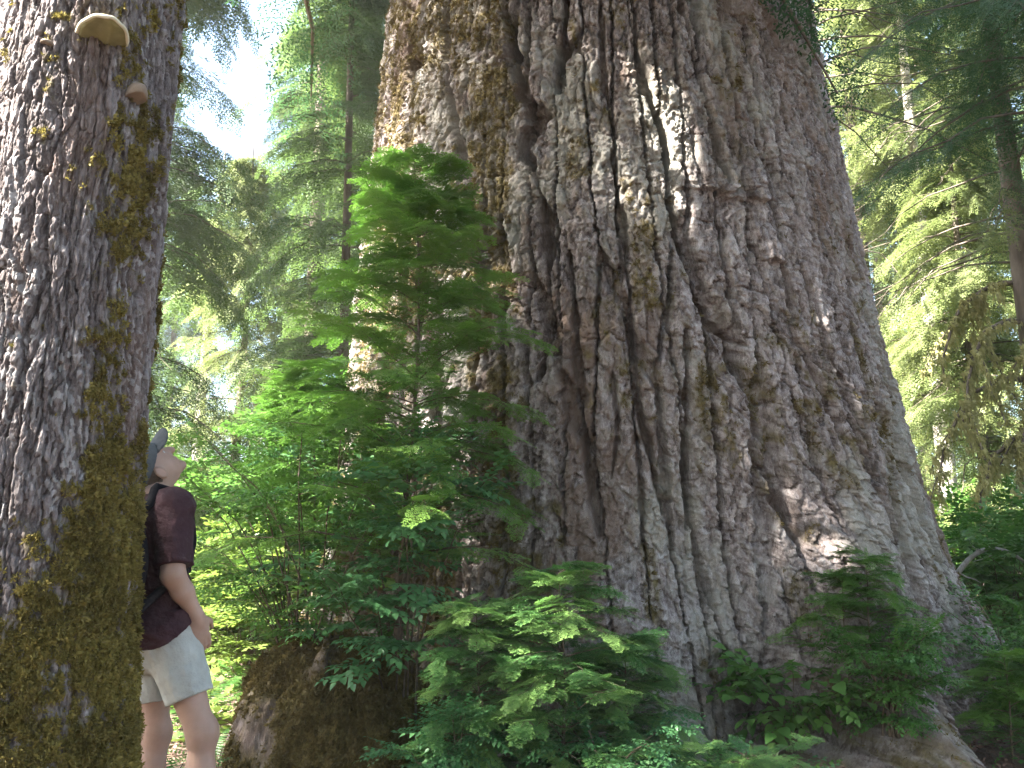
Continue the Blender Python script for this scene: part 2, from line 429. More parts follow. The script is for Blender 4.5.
# ---------------- giant
g_th = var_theta(G_ROT, 960, 60, math.radians(108))
g_zs = np.concatenate([np.linspace(-0.35, 7.0, 1000), np.linspace(7.1, 27, 90)])
T, Z, gF = grid(g_th, g_zs)
def g_v(Z): return Z - 0.8 * np.exp(-np.clip(Z, -0.5, 30) / 0.6)      # length along the flaring surface
gu = T * 2.3; gv = Z
def g_lobes(T, Z):
    f = 0.0
    for c, w, amp, h in ((0.33, 0.10, 1.2, 0.62), (1.38, 0.22, 0.75, 0.5), (0.98, 0.14, 0.40, 0.5), (-0.62, 0.26, 0.5, 0.6), (-1.3, 0.3, 0.6, 0.6), (-0.1, 0.2, 0.30, 0.35), (2.4, 0.4, 0.6, 0.6), (-2.4, 0.4, 0.6, 0.6)):
        c2 = c + 0.05 * np.sin(Z * 3 + c * 7) if c != 0.33 else c + 0.13 * Z
        f = f + amp * np.exp(-((T - c2) / w) ** 2) * np.exp(-np.clip(Z, 0, 9) / h)
    # long shallow flutes running up from the roots
    f = f + 0.02 * np.cos(T * 9 + 0.8) * np.exp(-np.clip(Z, 0, 20) / 5)
    return f
def rough_g(T, Z):
    u, v = T * 2.3, g_v(Z)
    wu = u + 0.05 * fbm(u * 0.6, v * 0.2, 1.0, 2, 3) + 0.018 * fbm(u * 3.0, v * 0.9, 2.0, 3, 5) + 0.032 * fbm(u * 14, v * 9, 2.5, 4, 8, 0.65)
    wv = v + 0.08 * fbm(u * 2.5, v * 2.5, 4.0, 2, 9)
    ex = 0.35 + 0.65 * sst(-0.35, 0.35, fbm(u * 0.6 + 5, v * 0.25, 7.0, 3, 11))       # plates more or less furrowed
    # the furrows between the long plates
    f1, f2, c1 = worley(wu / 0.20, wv / 2.8, 21, 0.85)
    e1 = f2 - f1
    wdt = 0.06 + 0.16 * sst(-0.3, 0.5, fbm(u * 2, v * 0.7, 3.0, 3, 31))
    k1 = 1 - sst(0.45, 1.0, e1 / wdt)
    f1b, f2b, c2 = worley(wu / 0.095 + 3.3, wv / 0.26, 22)
    e2 = f2b - f1b
    k2 = 1 - sst(0.03, 0.12, e2)
    a3, b3, c3 = worley(wu / 0.048, wv / 0.10, 23)
    k3 = 1 - sst(0.02, 0.14, b3 - a3)
    wu4 = wu + 0.01 * fbm(u * 40, v * 30, 0, 2, 77); wv4 = wv + 0.012 * fbm(u * 40 + 9, v * 30, 3, 2, 78)
    a4, b4, c4 = worley(wu4 / 0.021, wv4 / 0.042, 24)
    k4 = 1 - sst(0.0, 0.3, b4 - a4)
    def terr(h, n, sharp=0.82):
        q = h * n; f = np.floor(q); r = q - f
        return (f + sst(sharp, 1.0, r)) / n
    d = -(0.02 + 0.10 * ex) * k1
    d += -(0.004 + 0.016 * ex) * k2 + (c2 - 0.5) * 0.028
    d += -0.005 * k3 + (c3 - 0.5) * 0.020
    d += (c4 - 0.5) * 0.012
    # flakes lap over each other like shingles, their lower edges standing off
    for per, amp, cc, sd in ((0.17, 0.022, c2, 401), (0.075, 0.012, c3, 402)):
        q = wv / per + 1.6 * fbm(u * 6, v * 2.5, sd, 3, sd) + cc * 5; q = q - np.floor(q)
        d += amp * (1 - q) * sst(0.0, 0.10, q) * (0.3 + 0.9 * vnoise(u * 5, v * 3, sd, 9) ** 2)
    # bark peels in thin layers with ragged edges
    d += 0.040 * terr(0.5 * fbm(u * 7, v * 4, 0, 5, 41, 0.6), 6)
    d += 0.024 * terr(0.5 * fbm(u * 18, v * 10, 3, 4, 43, 0.6), 5)
    d += 0.010 * fbm(u * 45, v * 32, 0, 3, 42, 0.65)
    return d, k1, k2, c1, c2, c3, c4, wu, wv
gd, k1, k2, c1, c2, c3, c4, gwu, gwv = rough_g(T, Z)
# deep cracks that run down the trunk where the plates part
CRACKS = [
    ([(508, 10), (510, 36), (516, 70), (526, 98), (536, 120), (523, 152), (536, 178), (546, 215), (549, 290), (549, 341), (537, 381)], 0.030, 0.17),
    ([(565, -10), (564, 44), (560, 92)], 0.026, 0.15),
    ([(530, 108), (541, 128)], 0.055, 0.18),
    ([(628, 0), (634, 44), (648, 92), (664, 136), (671, 203), (685, 246), (697, 300), (704, 314)], 0.024, 0.14),
    ([(678, -10), (685, 20), (698, 74), (715, 136), (725, 182)], 0.024, 0.11),
    ([(612, 150), (625, 250), (630, 308), (638, 402), (650, 450), (665, 520)], 0.018, 0.12),
    ([(570, 250), (575, 330), (581, 402), (587, 460), (598, 540)], 0.022, 0.12),
    ([(612, 372), (618, 420), (612, 480)], 0.012, 0.07),
    ([(703, 306), (716, 326), (734, 337), (750, 346)], 0.018, 0.10),
    ([(686, 330), (690, 392), (690, 470), (697, 540)], 0.017, 0.10),
    ([(736, 345), (754, 399), (768, 443), (783, 495), (800, 548)], 0.022, 0.11),
    ([(749, 98), (756, 140), (775, 210), (798, 338), (816, 380), (850, 470)], 0.016, 0.08),
    ([(447, 0), (450, 90), (470, 190), (480, 260)], 0.015, 0.08),
    ([(800, 260), (826, 350), (858, 440), (900, 540)], 0.016, 0.07),
    ([(770, 470), (800, 520), (812, 560)], 0.02, 0.08),
    ([(600, 0), (604, 70), (614, 150)], 0.015, 0.08),
]
wob = 0.022 * fbm(gu * 8, gv * 5, 0, 4, 51, 0.65); wmod = 0.25 + 1.5 * sst(-0.45, 0.65, fbm(gu * 2.5, gv * 2.6, 1, 3, 61))
tro = np.zeros_like(gd)
crk = np.zeros_like(gd)
for pts, w, dep in CRACKS:
    q = [(a * 2.3, b) for a, b in hit_line(pts, g_cx, GC_Y, g_R)]
    if len(q) < 2: continue
    ds, par = seg_dist(gu + wob, gv + 0.3 * wob, q)
    tap = np.clip(np.minimum(par, 1 - par) * 6 + 0.35, 0, 1)
    ww = 1.6 * w * tap * wmod * (1 + 0.5 * vnoise(gu * 12, gv * 9, len(pts) + pts[0][0], 62)); tro = np.maximum(tro, dep * 0.18 * tap * np.exp(-(ds / (w * 2.4)) ** 2))
    k = 1 - sst(0.35, 1.0, ds / np.maximum(ww, 0.004))
    crk = np.maximum(crk, k * dep * 1.1)
gd = gd - crk - tro + 0.035 * fbm(gu * 2.6, gv * 0.2, 3, 2, 63)
# plates that end in a broken overhanging lip
for px, py, wid, hgt, amp in ((722, 191, 0.13, 0.9, 0.085), (757, 200, 0.10, 0.5, 0.07), (775, 262, 0.12, 0.5, 0.06), (536, 118, 0.10, 0.3, 0.05), (655, 98, 0.08, 0.5, 0.05), (690, 190, 0.1, 0.5, 0.035), (850, 560, 0.16, 0.4, 0.03)):
    th, zz, _ = hit(px, py, g_cx, GC_Y, g_R)
    du = gu - th * 2.3 + 0.03 * fbm(gu * 8, gv * 5, 0, 2, 71) + 0.12 * (gv - zz); dz = gv - zz + 0.04 * fbm(gu * 14, gv * 6, 2, 3, 72)
    gd += amp * (1 - sst(0.75, 1.1, np.abs(du) / wid)) * sst(0.0, 0.022, dz) * np.exp(-np.clip(dz, 0, 9) / hgt)
# the smoother hollow low on the front
th, zz, _ = hit(705, 560, g_cx, GC_Y, g_R)
gd -= 0.22 * np.exp(-((gu - th * 2.3) / 0.42) ** 2 - ((gv - zz + 0.1) / 0.75) ** 2)
th, zz, _ = hit(790, 735, g_cx, GC_Y, g_R)
gd -= 0.40 * np.exp(-((gu - th * 2.3) / 0.34) ** 2 - ((gv - zz) / 0.30) ** 2)
th, zz, _ = hit(400, 600, g_cx, GC_Y, g_R)
gd -= 0.35 * np.exp(-((gu - th * 2.3) / 0.5) ** 2 - ((gv - zz) / 0.55) ** 2)
gr = g_R(Z) + gd + g_lobes(T, Z)
lift = -0.35 * np.clip(gd, -0.2, 0.2)
gx = g_cx(Z) + gr * np.sin(T); gy = GC_Y - gr * np.cos(T); gz_ = Z + lift
GV = np.stack([gx, gy, gz_], -1).reshape(-1, 3)
# colour masks
th_ = T - G_ROT
leftness = sst(0.0, -0.75, th_)
mn = fbm(gu * 2.6, gv * 0.9, 3, 4, 81) * 0.75 + fbm(gu * 14, gv * 9, 1, 3, 82) * 0.45
moss = sst(0.25, 0.50, mn + leftness * 0.62 + 0.05 * sst(-0.35, -0.6, th_) - 0.12) * sst(1.1, 0.85, np.abs(th_ + 0.55) + 0.0)
moss = np.maximum(moss, sst(0.24, 0.5, mn + 0.12 + 0.55 * np.exp(-((th_ + 0.36) / 0.16) ** 2) - 0.22))
moss = np.maximum(moss, sst(0.2, 0.5, mn + 0.75 * np.exp(-((th_ - 0.05) / 0.03) ** 2 - ((Z - 1.0) / 0.35) ** 2)) * (Z < 1.6))
moss = np.maximum(moss, 0.9 * sst(0.18, 0.5, mn + 0.62 * np.exp(-((th_ - 0.5) / 0.3) ** 2) * np.exp(-np.clip(Z - 0.1, 0, 9) / 0.55) - 0.05))
moss *= (1 - 0.85 * np.clip(crk / 0.06, 0, 1)) * (0.35 + 0.55 * sst(-0.4, 0.4, fbm(gu * 30, gv * 22, 2, 3, 83) + 0.4 * (c4 - 0.5)))
lich = sst(0.1, 0.7, fbm(gu * 1.6 + 4, gv * 0.7, 6, 4, 91) + 0.22 * fbm(gu * 12, gv * 10, 6, 3, 92) + 0.22 * (c2 - 0.5)) * 0.75
red = 0.85 * sst(0.05, 0.5, fbm(gu * 2.2, gv * 1.1, 9, 4, 95) + (c3 - 0.5) * 0.5 - 0.05)
red = np.clip(np.maximum(red, 0.55 * np.clip(crk / 0.08, 0, 1)), 0, 1)
tint = 0.28 + 0.30 * (c3 - 0.5) + 0.34 * (c4 - 0.5) + 0.22 * (c2 - 0.5) + 0.22 * fbm(gu * 1.2, gv * 0.6, 2, 3, 97) + 0.16
AT_G = dict(moss=moss, lichen=lich * (1 - moss), red=red, tint=tint)

giant = thing('giant_tree', 'enormous old conifer with deeply furrowed grey brown bark filling the middle of the view', 'tree', (1.08, 8.0, 0.0))
GO = np.array([1.08, 8.0, 0.0])
mk('trunk', GV - GO, gF, M['giant_bark'], giant, AT_G, True)

def tuft_proto(n=6, L=0.016, w=0.005, seed=0, droop=0.0):
    r = np.random.default_rng(seed); V = []; F = []; t = []
    for i in range(n):
        a = r.uniform(0, 2 * math.pi); el = r.uniform(0.1, 1.2); l = L * r.uniform(0.6, 1.3)
        d = np.array([math.cos(a) * math.cos(el), math.sin(a) * math.cos(el), math.sin(el)])
        d[0] -= droop; d = d / np.linalg.norm(d)
        s = nrm(np.cross(d, r.normal(size=3))); k = len(V)
        b = np.array([r.uniform(-.5, .5) * L * 0.6, r.uniform(-.5, .5) * L * 0.6, -0.002])
        V += [b - s * w / 2, b + d * l * 0.55 - s * w * 0.7, b + d * l, b + d * l * 0.55 + s * w * 0.7]; F.append([k, k + 1, k + 2, k + 3])
        t += [r.uniform(-0.12, 0.12)] * 4
    return np.array(V), np.array(F), np.array(t)

def mesh_normals(V, nz, nt):
    G = V.reshape(nz, nt, 3)
    du = np.roll(G, -1, 1) - np.roll(G, 1, 1); dv = np.gradient(G, axis=0)
    return nrm(np.cross(du, dv)).reshape(-1, 3)

def moss_stuff(V, N, mask, n, protos, mat, parent, origin, rng, sc=(0.7, 1.5), tb=0.45, name='moss'):
    p = mask.ravel().astype(float); p = p / p.sum()
    ids = rng.choice(len(V), n, p=p)
    mb = MB(); 
    for k, pr in enumerate(protos):
        q = ids[k::len(protos)]
        up = N[q]; d = np.cross(np.tile([1.0, 0.2, 0], (len(q), 1)), up); d = nrm(np.where(np.abs(up[:, 2:3]) < 0.8, np.array([0, 0, 1.0]) , d)); d = d - (d * up).sum(-1, keepdims=True) * up
        pos = V[q] + up * rng.uniform(-0.002, 0.004, (len(q), 1)) + rng.normal(0, 0.003, (len(q), 3))
        t = tb + 0.28 * fbm(pos[:, 0] * 9, pos[:, 1] * 9, pos[:, 2] * 9, 3, 5) * 1.6 + rng.uniform(-0.15, 0.15, len(q))
        mb.add(*place(pr, pos, d, up, rng.uniform(*sc, len(q)), t))
    o = mb.build(name, mat, parent, origin=origin); o['kind'] = 'stuff'
    return o
moss_d = moss ** 2.0
gN = mesh_normals(GV, len(g_zs), len(g_th))
wt = moss_d * (Z < 6.9) * (np.abs(th_) < 1.75)
moss_stuff(GV, gN, wt, 26000, [tuft_proto(7, 0.022, 0.004, s, 0.5) for s in range(4)], M['moss_brown'], giant, GO, RNG, (0.6, 1.4), 0.42)

# ---------------- mossy neighbour on the left
l_th = var_theta(L_ROT, 520, 40, math.radians(100))
l_zs = np.concatenate([np.linspace(-0.3, 0.45, 60), np.linspace(0.455, 3.3, 950), np.linspace(3.4, 22, 80)])
T, Z, lF = grid(l_th, l_zs)
th_ = T - L_ROT
u, v = th_ * 0.3, Z
wu = u + 0.03 * fbm(u * 5, v * 2, 1, 3, 103) + 0.011 * fbm(u * 40, v * 18, 2, 4, 105, 0.65) + 0.04 * np.sin(v * 0.7)
wv = v + 0.03 * fbm(u * 8, v * 8, 4, 2, 109)
f1, f2, c1 = worley(wu / 0.034, wv / 0.26, 121); k1 = 1 - sst(0.0, 0.28, f2 - f1)
a2, b2, c2 = worley(wu / 0.016, wv / 0.07, 122); k2 = 1 - sst(0.0, 0.3, b2 - a2)
a3, b3, c3 = worley(wu / 0.008, wv / 0.02, 123); k3 = 1 - sst(0.0, 0.3, b3 - a3)
def terr(h, n, sharp=0.8):
    q = h * n; f = np.floor(q); return (f + sst(sharp, 1.0, q - f)) / n
k1 = 1 - sst(0.04, 0.20, f2 - f1); k2 = 1 - sst(0.03, 0.16, b2 - a2)
ld = -0.009 * k1 + (c1 - 0.5) * 0.008 - 0.004 * k2 + (c2 - 0.5) * 0.008 + (c3 - 0.5) * 0.003 + 0.010 * fbm(u * 6, v * 1.6, 0, 4, 141)
for per, amp, cc, sd in ((0.11, 0.008, c1, 411), (0.045, 0.005, c2, 412)):
    q = wv / per + 1.8 * fbm(u * 30, v * 8, sd, 3, sd) + cc * 5; q = q - np.floor(q)
    ld += 0.6 * amp * (1 - q) * sst(0.0, 0.12, q) * (0.3 + 0.9 * vnoise(u * 30, v * 9, sd, 9) ** 2)
ld += 0.006 * terr(0.5 * fbm(u * 60, v * 18, 3, 4, 143, 0.6), 4)
# dark seam near the right side
sp = [(q[0] - L_ROT, q[1]) for q in [hit(x, y, l_cx, LC_Y, l_R) for x, y in ((168, 20), (165, 90), (158, 150), (153, 200), (149, 250))] if q]
if len(sp) > 1:
    ds, par = seg_dist(u + 0.006 * fbm(u * 30, v * 20, 0, 2, 151), v, [(a * 0.3, b) for a, b in sp]); ld -= 0.03 * (1 - sst(0.2, 1.0, ds / 0.012))
ln = 0.6 * fbm(u * 9, v * 4, 3, 4, 181) + 0.6 * fbm(u * 40, v * 30, 1, 3, 182)
base = sst(1.75, 0.75, Z + 0.55 * (0.2 - th_)) * 0.95
strip = np.exp(-((th_ - 0.60 + 0.10 * (Z - 1.5)) / 0.36) ** 2) * sst(3.3, 1.6, Z) * 0.50 + 0.22 * np.exp(-((th_ - 0.7) / 0.3) ** 2)
lm = sst(0.16, 0.62, ln * 0.95 + np.maximum(base * 0.72, strip) - 0.10)
clump = worley(u / 0.026 + 0.35 * fbm(u * 50, v * 50, 0, 2, 191), v / 0.032, 190)
lm = lm * (0.3 + 0.7 * sst(0.10, 0.5, clump[2] + 0.25 * fbm(u * 25, v * 25, 1, 2, 195) + 0.30 * base))
ld += lm * (0.015 * (0.75 - clump[0]) + 0.004 * fbm(u * 50, v * 50, 0, 2, 193))
lr = l_R(Z) + ld + 0.12 * np.exp(-(Z + 0.3) / 0.3) * (1 + 0.5 * np.cos(T * 5)) * (Z < 0.5)
LV = np.stack([l_cx(Z) + lr * np.sin(T), LC_Y - lr * np.cos(T), Z - 0.3 * np.clip(ld, -.05, .05)], -1).reshape(-1, 3)
fl = sst(0.62, 0.95, c3) * sst(-0.3, 0.3, fbm(u * 10, v * 4, 5, 3, 161))
ltint = 0.30 + 0.42 * (c3 - 0.5) + 0.30 * (c2 - 0.5) + 0.25 * (c1 - 0.5) + 0.14 * fbm(u * 8, v * 3, 2, 3, 162) + 0.12
lred = 0.5 * sst(0.1, 0.5, fbm(u * 7, v * 3, 9, 3, 163))
LO = np.array([-1.38, LC_Y, 0.0])
left_tree = thing('mossy_tree', 'grey barked conifer trunk with olive moss on its lower half, bracket fungi above', 'tree', LO)
mk('trunk', LV - LO, lF, M['left_bark'], left_tree, dict(moss=lm, lichen=fl * (1 - lm) * 0.45, red=lred, tint=ltint), True)
lN = mesh_normals(LV, len(l_zs), len(l_th))
wt = (lm ** 2.0) * (Z > 0.4) * (Z < 3.2) * (np.abs(th_) < 1.7)
moss_stuff(LV, lN, wt + 0.12 * lm * (Z > 0.4) * (Z < 3.2), 38000, [tuft_proto(7, 0.010, 0.0032, 10 + s) for s in range(4)], M['moss'], left_tree, LO, RNG, (0.6, 1.5), 0.40)
# ================================================================ foliage patterns (x along, y side, z up)
def spray_proto(L=0.3, pairs=14, side=0.11, ang=52, needle=0.014, nw=0.0042, step=0.0075, seed=0, droop=0.05, detail=True):
    """flat hemlock spray: axis, side twigs, needles both sides"""
    r = np.random.default_rng(seed); V = []; F = []; t = []
    def q(b, d, l, wd, nrmv, tt):
        s = np.cross(nrmv, d); k = len(V)
        V.extend([b - s * wd * 0.35, b + d * l * 0.5 - s * wd * 0.5, b + d * l, b + d * l * 0.5 + s * wd * 0.5]); F.append([k, k + 1, k + 2, k + 3]); t.extend([tt] * 4)
    def z_of(x): return -droop * (x / L) ** 2
    for i in range(pairs):
        f = (i + 0.6) / pairs; x = L * f
        for sg in (-1, 1):
            l = side * (1 - f) ** 0.75 * r.uniform(0.7, 1.15) * min(1, 0.45 + f * 3) + 0.02
            a = math.radians(ang + r.uniform(-8, 8)); d = nrm(np.array([math.cos(a), sg * math.sin(a), -0.12 + r.uniform(-0.12, 0.1)]))
            b = np.array([x + r.uniform(-.3, .3) * L / pairs, 0, z_of(x)]); tt = r.uniform(-0.08, 0.08)
            up = nrm(np.array([r.uniform(-.2, .2), r.uniform(-.2, .2), 1]))
            if detail:
                n = max(2, int(l / step))
                for j in range(n):
                    p = b + d * l * (j + 0.5) / n + np.array([0, 0, -0.12 * (l * (j + .5) / n) ** 2 / max(side, .01)])
                    e = (j / n) ** 3 * 0.16
                    for s2 in (-1, 1):
                        a2 = math.radians(r.uniform(45, 75)); sd = np.cross(up, d)
                        dn = nrm(d * math.cos(a2) + sd * s2 * math.sin(a2) + up * r.uniform(-.1, .3))
                        q(p, dn, needle * r.uniform(0.7, 1.15), nw, up, tt + e)
                q(b + d * l * 0.85, d, needle * 1.3, nw, up, tt + 0.2)
            else:
                n = max(2, int(l / step))
                for j in range(n):
                    p = b + d * l * j / n
                    for s2 in (-1, 1):
                        a2 = math.radians(r.uniform(25, 60)); sd = np.cross(up, d)
                        dn = nrm(d * math.cos(a2) + sd * s2 * math.sin(a2) + up * r.uniform(-.25, .25))
                        q(p, dn, needle * r.uniform(0.7, 1.3), nw, up, tt + (j / n) ** 2 * 0.15)
    return np.array(V), np.array(F), np.array(t)

PR_NEAR = [spray_proto(0.26, 10, 0.105, 50, 0.020, 0.0098, 0.0125, s, 0.04) for s in range(4)]
PR_MID = [spray_proto(0.5, 9, 0.20, 52, 0.045, 0.017, 0.040, 20 + s, 0.10, False) for s in range(4)]
PR_FINE = [spray_proto(0.5, 10, 0.20, 50, 0.028, 0.0115, 0.027, 60 + s, 0.10, False) for s in range(3)]
PR_FAR = [spray_proto(0.75, 8, 0.30, 52, 0.065, 0.026, 0.060, 40 + s, 0.18, False) for s in range(4)]

def leaf_proto(L=0.06, Wd=0.035, fold=0.25, seed=0, cup=0.25):
    """one pointed leaf, folded along its midrib"""
    xs = np.array([0.0, 0.18, 0.42, 0.7, 1.0]) * L; ws = np.array([0.04, 0.85, 1.0, 0.6, 0.0]) * Wd / 2
    V = []; 
    for x, w in zip(xs, ws):
        z = -cup * (x / L) ** 2 * L
        V += [[x, -w, z + fold * w], [x, 0, z], [x, w, z + fold * w]]
    F = []
    for i in range(len(xs) - 1):
        a = i * 3; F += [[a, a + 1, a + 4, a + 3], [a + 1, a + 2, a + 5, a + 4]]
    V = np.array(V); t = np.zeros(len(V)); t[1::3] = 0.05
    return V, np.array(F), t

def leafy_twig(n=9, L=0.22, leaf=0.045, wid=0.03, seed=0):
    """a twig with alternate leaves lying flat"""
    r = np.random.default_rng(seed); lp = leaf_proto(leaf, wid, 0.2, seed)
    V = []; F = []; t = []; k = 0
    for i in range(n):
        f = (i + 0.7) / n; sg = 1 if i % 2 else -1
        a = math.radians(r.uniform(35, 65)) * sg if i < n - 1 else 0
        d = nrm(np.array([[math.cos(a), math.sin(a), r.uniform(-.3, .15)]])); up = nrm(np.array([[r.uniform(-.35, .35), r.uniform(-.35, .35), 1]]))
        b = np.array([[f * L, 0, -0.05 * f * f * L]])
        v, ff, tt = place(lp, b, d, up, r.uniform(0.7, 1.2), np.array([0.0]) + 0)
        V.append(v); F.append(ff + k); k += len(v); t.append(np.full(len(v), r.uniform(-.1, .12)) )
    return np.concatenate(V), np.concatenate(F), np.concatenate(t)
PR_LEAF = [leafy_twig(9, 0.24, 0.055, 0.036, s) for s in range(4)]
PR_SMALL = [leafy_twig(11, 0.20, 0.028, 0.019, 10 + s) for s in range(4)]
PR_BIGLEAF = [leafy_twig(7, 0.34, 0.115, 0.075, 20 + s) for s in range(3)]
def simple_twig(n=7, L=0.3, leaf=0.09, wid=0.055, seed=0):
    r = np.random.default_rng(seed); V = []; F = []; t = []
    for i in range(n):
        f = (i + .7) / n; a = r.uniform(0.5, 1.2) * (1 if i % 2 else -1)
        d = nrm(np.array([math.cos(a), math.sin(a), r.uniform(-.4, .2)])); up = nrm(np.array([r.uniform(-.4, .4), r.uniform(-.4, .4), 1])); s = np.cross(up, d)
        b = np.array([f * L, 0, 0]); l = leaf * r.uniform(.7, 1.2); k = len(V)
        V += [b, b + d * l * .5 - s * wid / 2, b + d * l, b + d * l * .5 + s * wid / 2]; F.append([k, k + 1, k + 2, k + 3]); t += [r.uniform(-.12, .14)] * 4
    return np.array(V), np.array(F), np.array(t)
PR_BUSHFAR = [simple_twig(8, 0.36, 0.10, 0.065, s) for s in range(4)]

# foliage pruned along sun lines so that sunlight lands on chosen spots
SUN = nrm(np.array([-0.63, -0.28, 0.72]))
GAPS = [(hit(px, py, g_cx, GC_Y, g_R)[2], r) for px, py, r in ((692, 185, .27), (722, 220, .22), (610, 190, .16), (785, 245, .26), (655, 78, .20), (845, 545, .24), (383, 178, .4), (800, 335, .2))] + [(P(402, 195, 5.2), .36), (P(350, 330, 5.6), .36), (P(330, 470, 5.3), .3), (P(560, 640, 4.4), .2), (P(930, 285, 14.5), 1.5), (P(990, 330, 13.5), 1.4), (P(905, 380, 18), 1.5)]
GAP_OFF = np.zeros(3)
def in_gap(Q):
    k = np.zeros(len(Q), bool)
    for p, r in GAPS:
        v = Q + GAP_OFF - p; t = v @ SUN; d = np.linalg.norm(v - t[:, None] * SUN, axis=1); k |= (t > 1.2) & (d < r)
    return k
def spray_along(mb, paths, protos, rng, t0=0.15, per=10, sc=(0.8, 1.2), ang=48, droop=-0.15, tint=0.4, mat=0, taper=0.5, tip=True, tvar=0.16, roll=0.25, tips_light=0.12):
    """sprays set left and right along limbs, lying flat and drooping; paths (n,m,3)"""
    n, m, _ = paths.shape
    O = []; D = []; U = []; S = []; T = []
    fs = np.linspace(t0, 0.98, per)
    for i in range(n):
        p = paths[i]; btint = rng.uniform(-tvar, tvar)
        for j, f in enumerate(fs):
            x = f * (m - 1); a = min(int(x), m - 2); pos = p[a] + (p[a + 1] - p[a]) * (x - a); dr = nrm(p[a + 1] - p[a])
            sd = nrm(np.cross(dr, ZUP)) if abs(dr[2]) < 0.95 else np.array([1.0, 0, 0])
            for sg in (-1, 1):
                an = math.radians(ang + rng.uniform(-14, 14)) * (1 - 0.35 * f)
                d = dr * math.cos(an) + sd * sg * math.sin(an) + ZUP * (droop + rng.uniform(-.15, .1))
                O.append(pos + rng.normal(0, 0.01, 3)); D.append(d); U.append(ZUP + sd * rng.uniform(-roll, roll) + dr * rng.uniform(-roll, roll)); S.append(rng.uniform(*sc) * (1 - taper * f)); T.append(tint + btint + rng.uniform(-.06, .06) + tips_light * f)
        if tip:
            O.append(p[-2]); D.append(p[-1] - p[-2] + ZUP * droop * 0.1); U.append(ZUP + rng.normal(0, .1, 3)); S.append(rng.uniform(*sc) * (1 - taper * .6)); T.append(tint + btint + tips_light)
    O, D, U, S, T = map(np.array, (O, D, U, S, T))
    k = ~(in_gap(O + nrm(D) * (0.12 * S)[:, None]) | in_gap(O + nrm(D) * (0.36 * S)[:, None])); O, D, U, S, T = O[k], D[k], U[k], S[k], T[k]
    sel = rng.integers(0, len(protos), len(O))
    for k in range(len(protos)):
        q = sel == k
        if q.any(): mb.add(*place(protos[k], O[q], D[q], U[q], S[q], T[q]), mat)

def limb_paths(base, az, L, rise, droop, m=7, wob=0.04, rng=RNG):
    """n limbs: start points (n,3), azimuths, lengths -> (n,m,3)"""
    base = np.asarray(base, float); n = len(base); t = np.linspace(0, 1, m)
    d = np.stack([np.sin(az), -np.cos(az)], -1)
    out = np.zeros((n, m, 3))
    out[:, :, :2] = base[:, None, :2] + d[:, None, :] * (L[:, None] * t[None])[:, :, None]
    out[:, :, 2] = base[:, None, 2] + L[:, None] * (rise[:, None] * t[None] - droop[:, None] * t[None] ** 2)
    out += rng.normal(0, 1, out.shape) * (wob * L[:, None, None] * t[None, :, None] ** 1.0 * 0.5)
    return out

# unseen crowns of the two big trunks, shaped to shade only the foreground
def big_crown(tree, org, cx, cy, R, zr, n, Lr, name_mat, seed, per=11, sc=(1.4, 2.0), az=None, protos=PR_FINE, ztop=24):
    rng = np.random.default_rng(seed)
    z = rng.uniform(zr[0], zr[1], n); a = rng.uniform(-math.pi, math.pi, n) if az is None else rng.uniform(az[0], az[1], n)
    Rz = R(z) * 0.9
    base = np.stack([cx(z) + Rz * np.sin(a), cy - Rz * np.cos(a), z], -1)
    L = rng.uniform(*Lr, n) * np.clip(1.25 - (z - zr[0]) / (zr[1] - zr[0]) * 0.7, .4, 1.2)
    pt = limb_paths(base, a, L, rng.uniform(0.0, 0.25, n), rng.uniform(0.2, 0.5, n), 8, 0.05, rng)
    mb = MB()
    V, F = tubes(pt, np.linspace(1, 0.12, 8)[None] * (0.014 * L)[:, None], 5); mb.add(V, F, 0.5, 1)
    spray_along(mb, pt, protos, rng, 0.12, per, sc, 50, -0.25, 0.4, 0, 0.35)
    return mb.build('crown', [M[name_mat], M['far_bark']], tree, origin=org)
big_crown(giant, GO, g_cx, GC_Y, g_R, (11.0, 22), 80, (5.0, 9.0), 'needles_shade_painted', 301, 14, (2.0, 2.9), (-1.35, -0.55))
big_crown(left_tree, LO, l_cx, LC_Y, l_R, (6.2, 19), 130, (3.2, 5.2), 'needles_shade_painted', 302, 12, (1.7, 2.5))
# ================================================================ ground
def gz(x, y):
    x = np.asarray(x, float); y = np.asarray(y, float)
    r = np.hypot(x - 1.05, y - 8.0)
    h = 0.14 * sst(5.2, 2.9, r) + 0.06 * fbm(x * 0.5, y * 0.5, 3, 3, 401) + 0.35 * fbm(x * 0.08, y * 0.08, 5, 2, 405) * sst(6, 20, np.hypot(x, y))
    return h - 0.02 + 0.012 * fbm(x * 4, y * 4, 1, 3, 407)
def gp(x, y): return np.array([x, y, float(gz(np.array([x]), np.array([y]))[0])])
ax = np.concatenate([np.linspace(-70, -9, 40), np.linspace(-8.8, 8.8, 240), np.linspace(9, 70, 40)])
ay = np.concatenate([np.linspace(-30, -1.2, 20), np.linspace(-1, 13, 220), np.linspace(13.3, 90, 60)])
X, Y = np.meshgrid(ax, ay)
idx = np.arange(X.size).reshape(X.shape)
go = mk('ground', np.stack([X, Y, gz(X, Y)], -1).reshape(-1, 3), np.stack([idx[:-1, :-1], idx[:-1, 1:], idx[1:, 1:], idx[1:, :-1]], -1).reshape(-1, 4), M['ground'], None, None, True)
go['kind'] = 'structure'

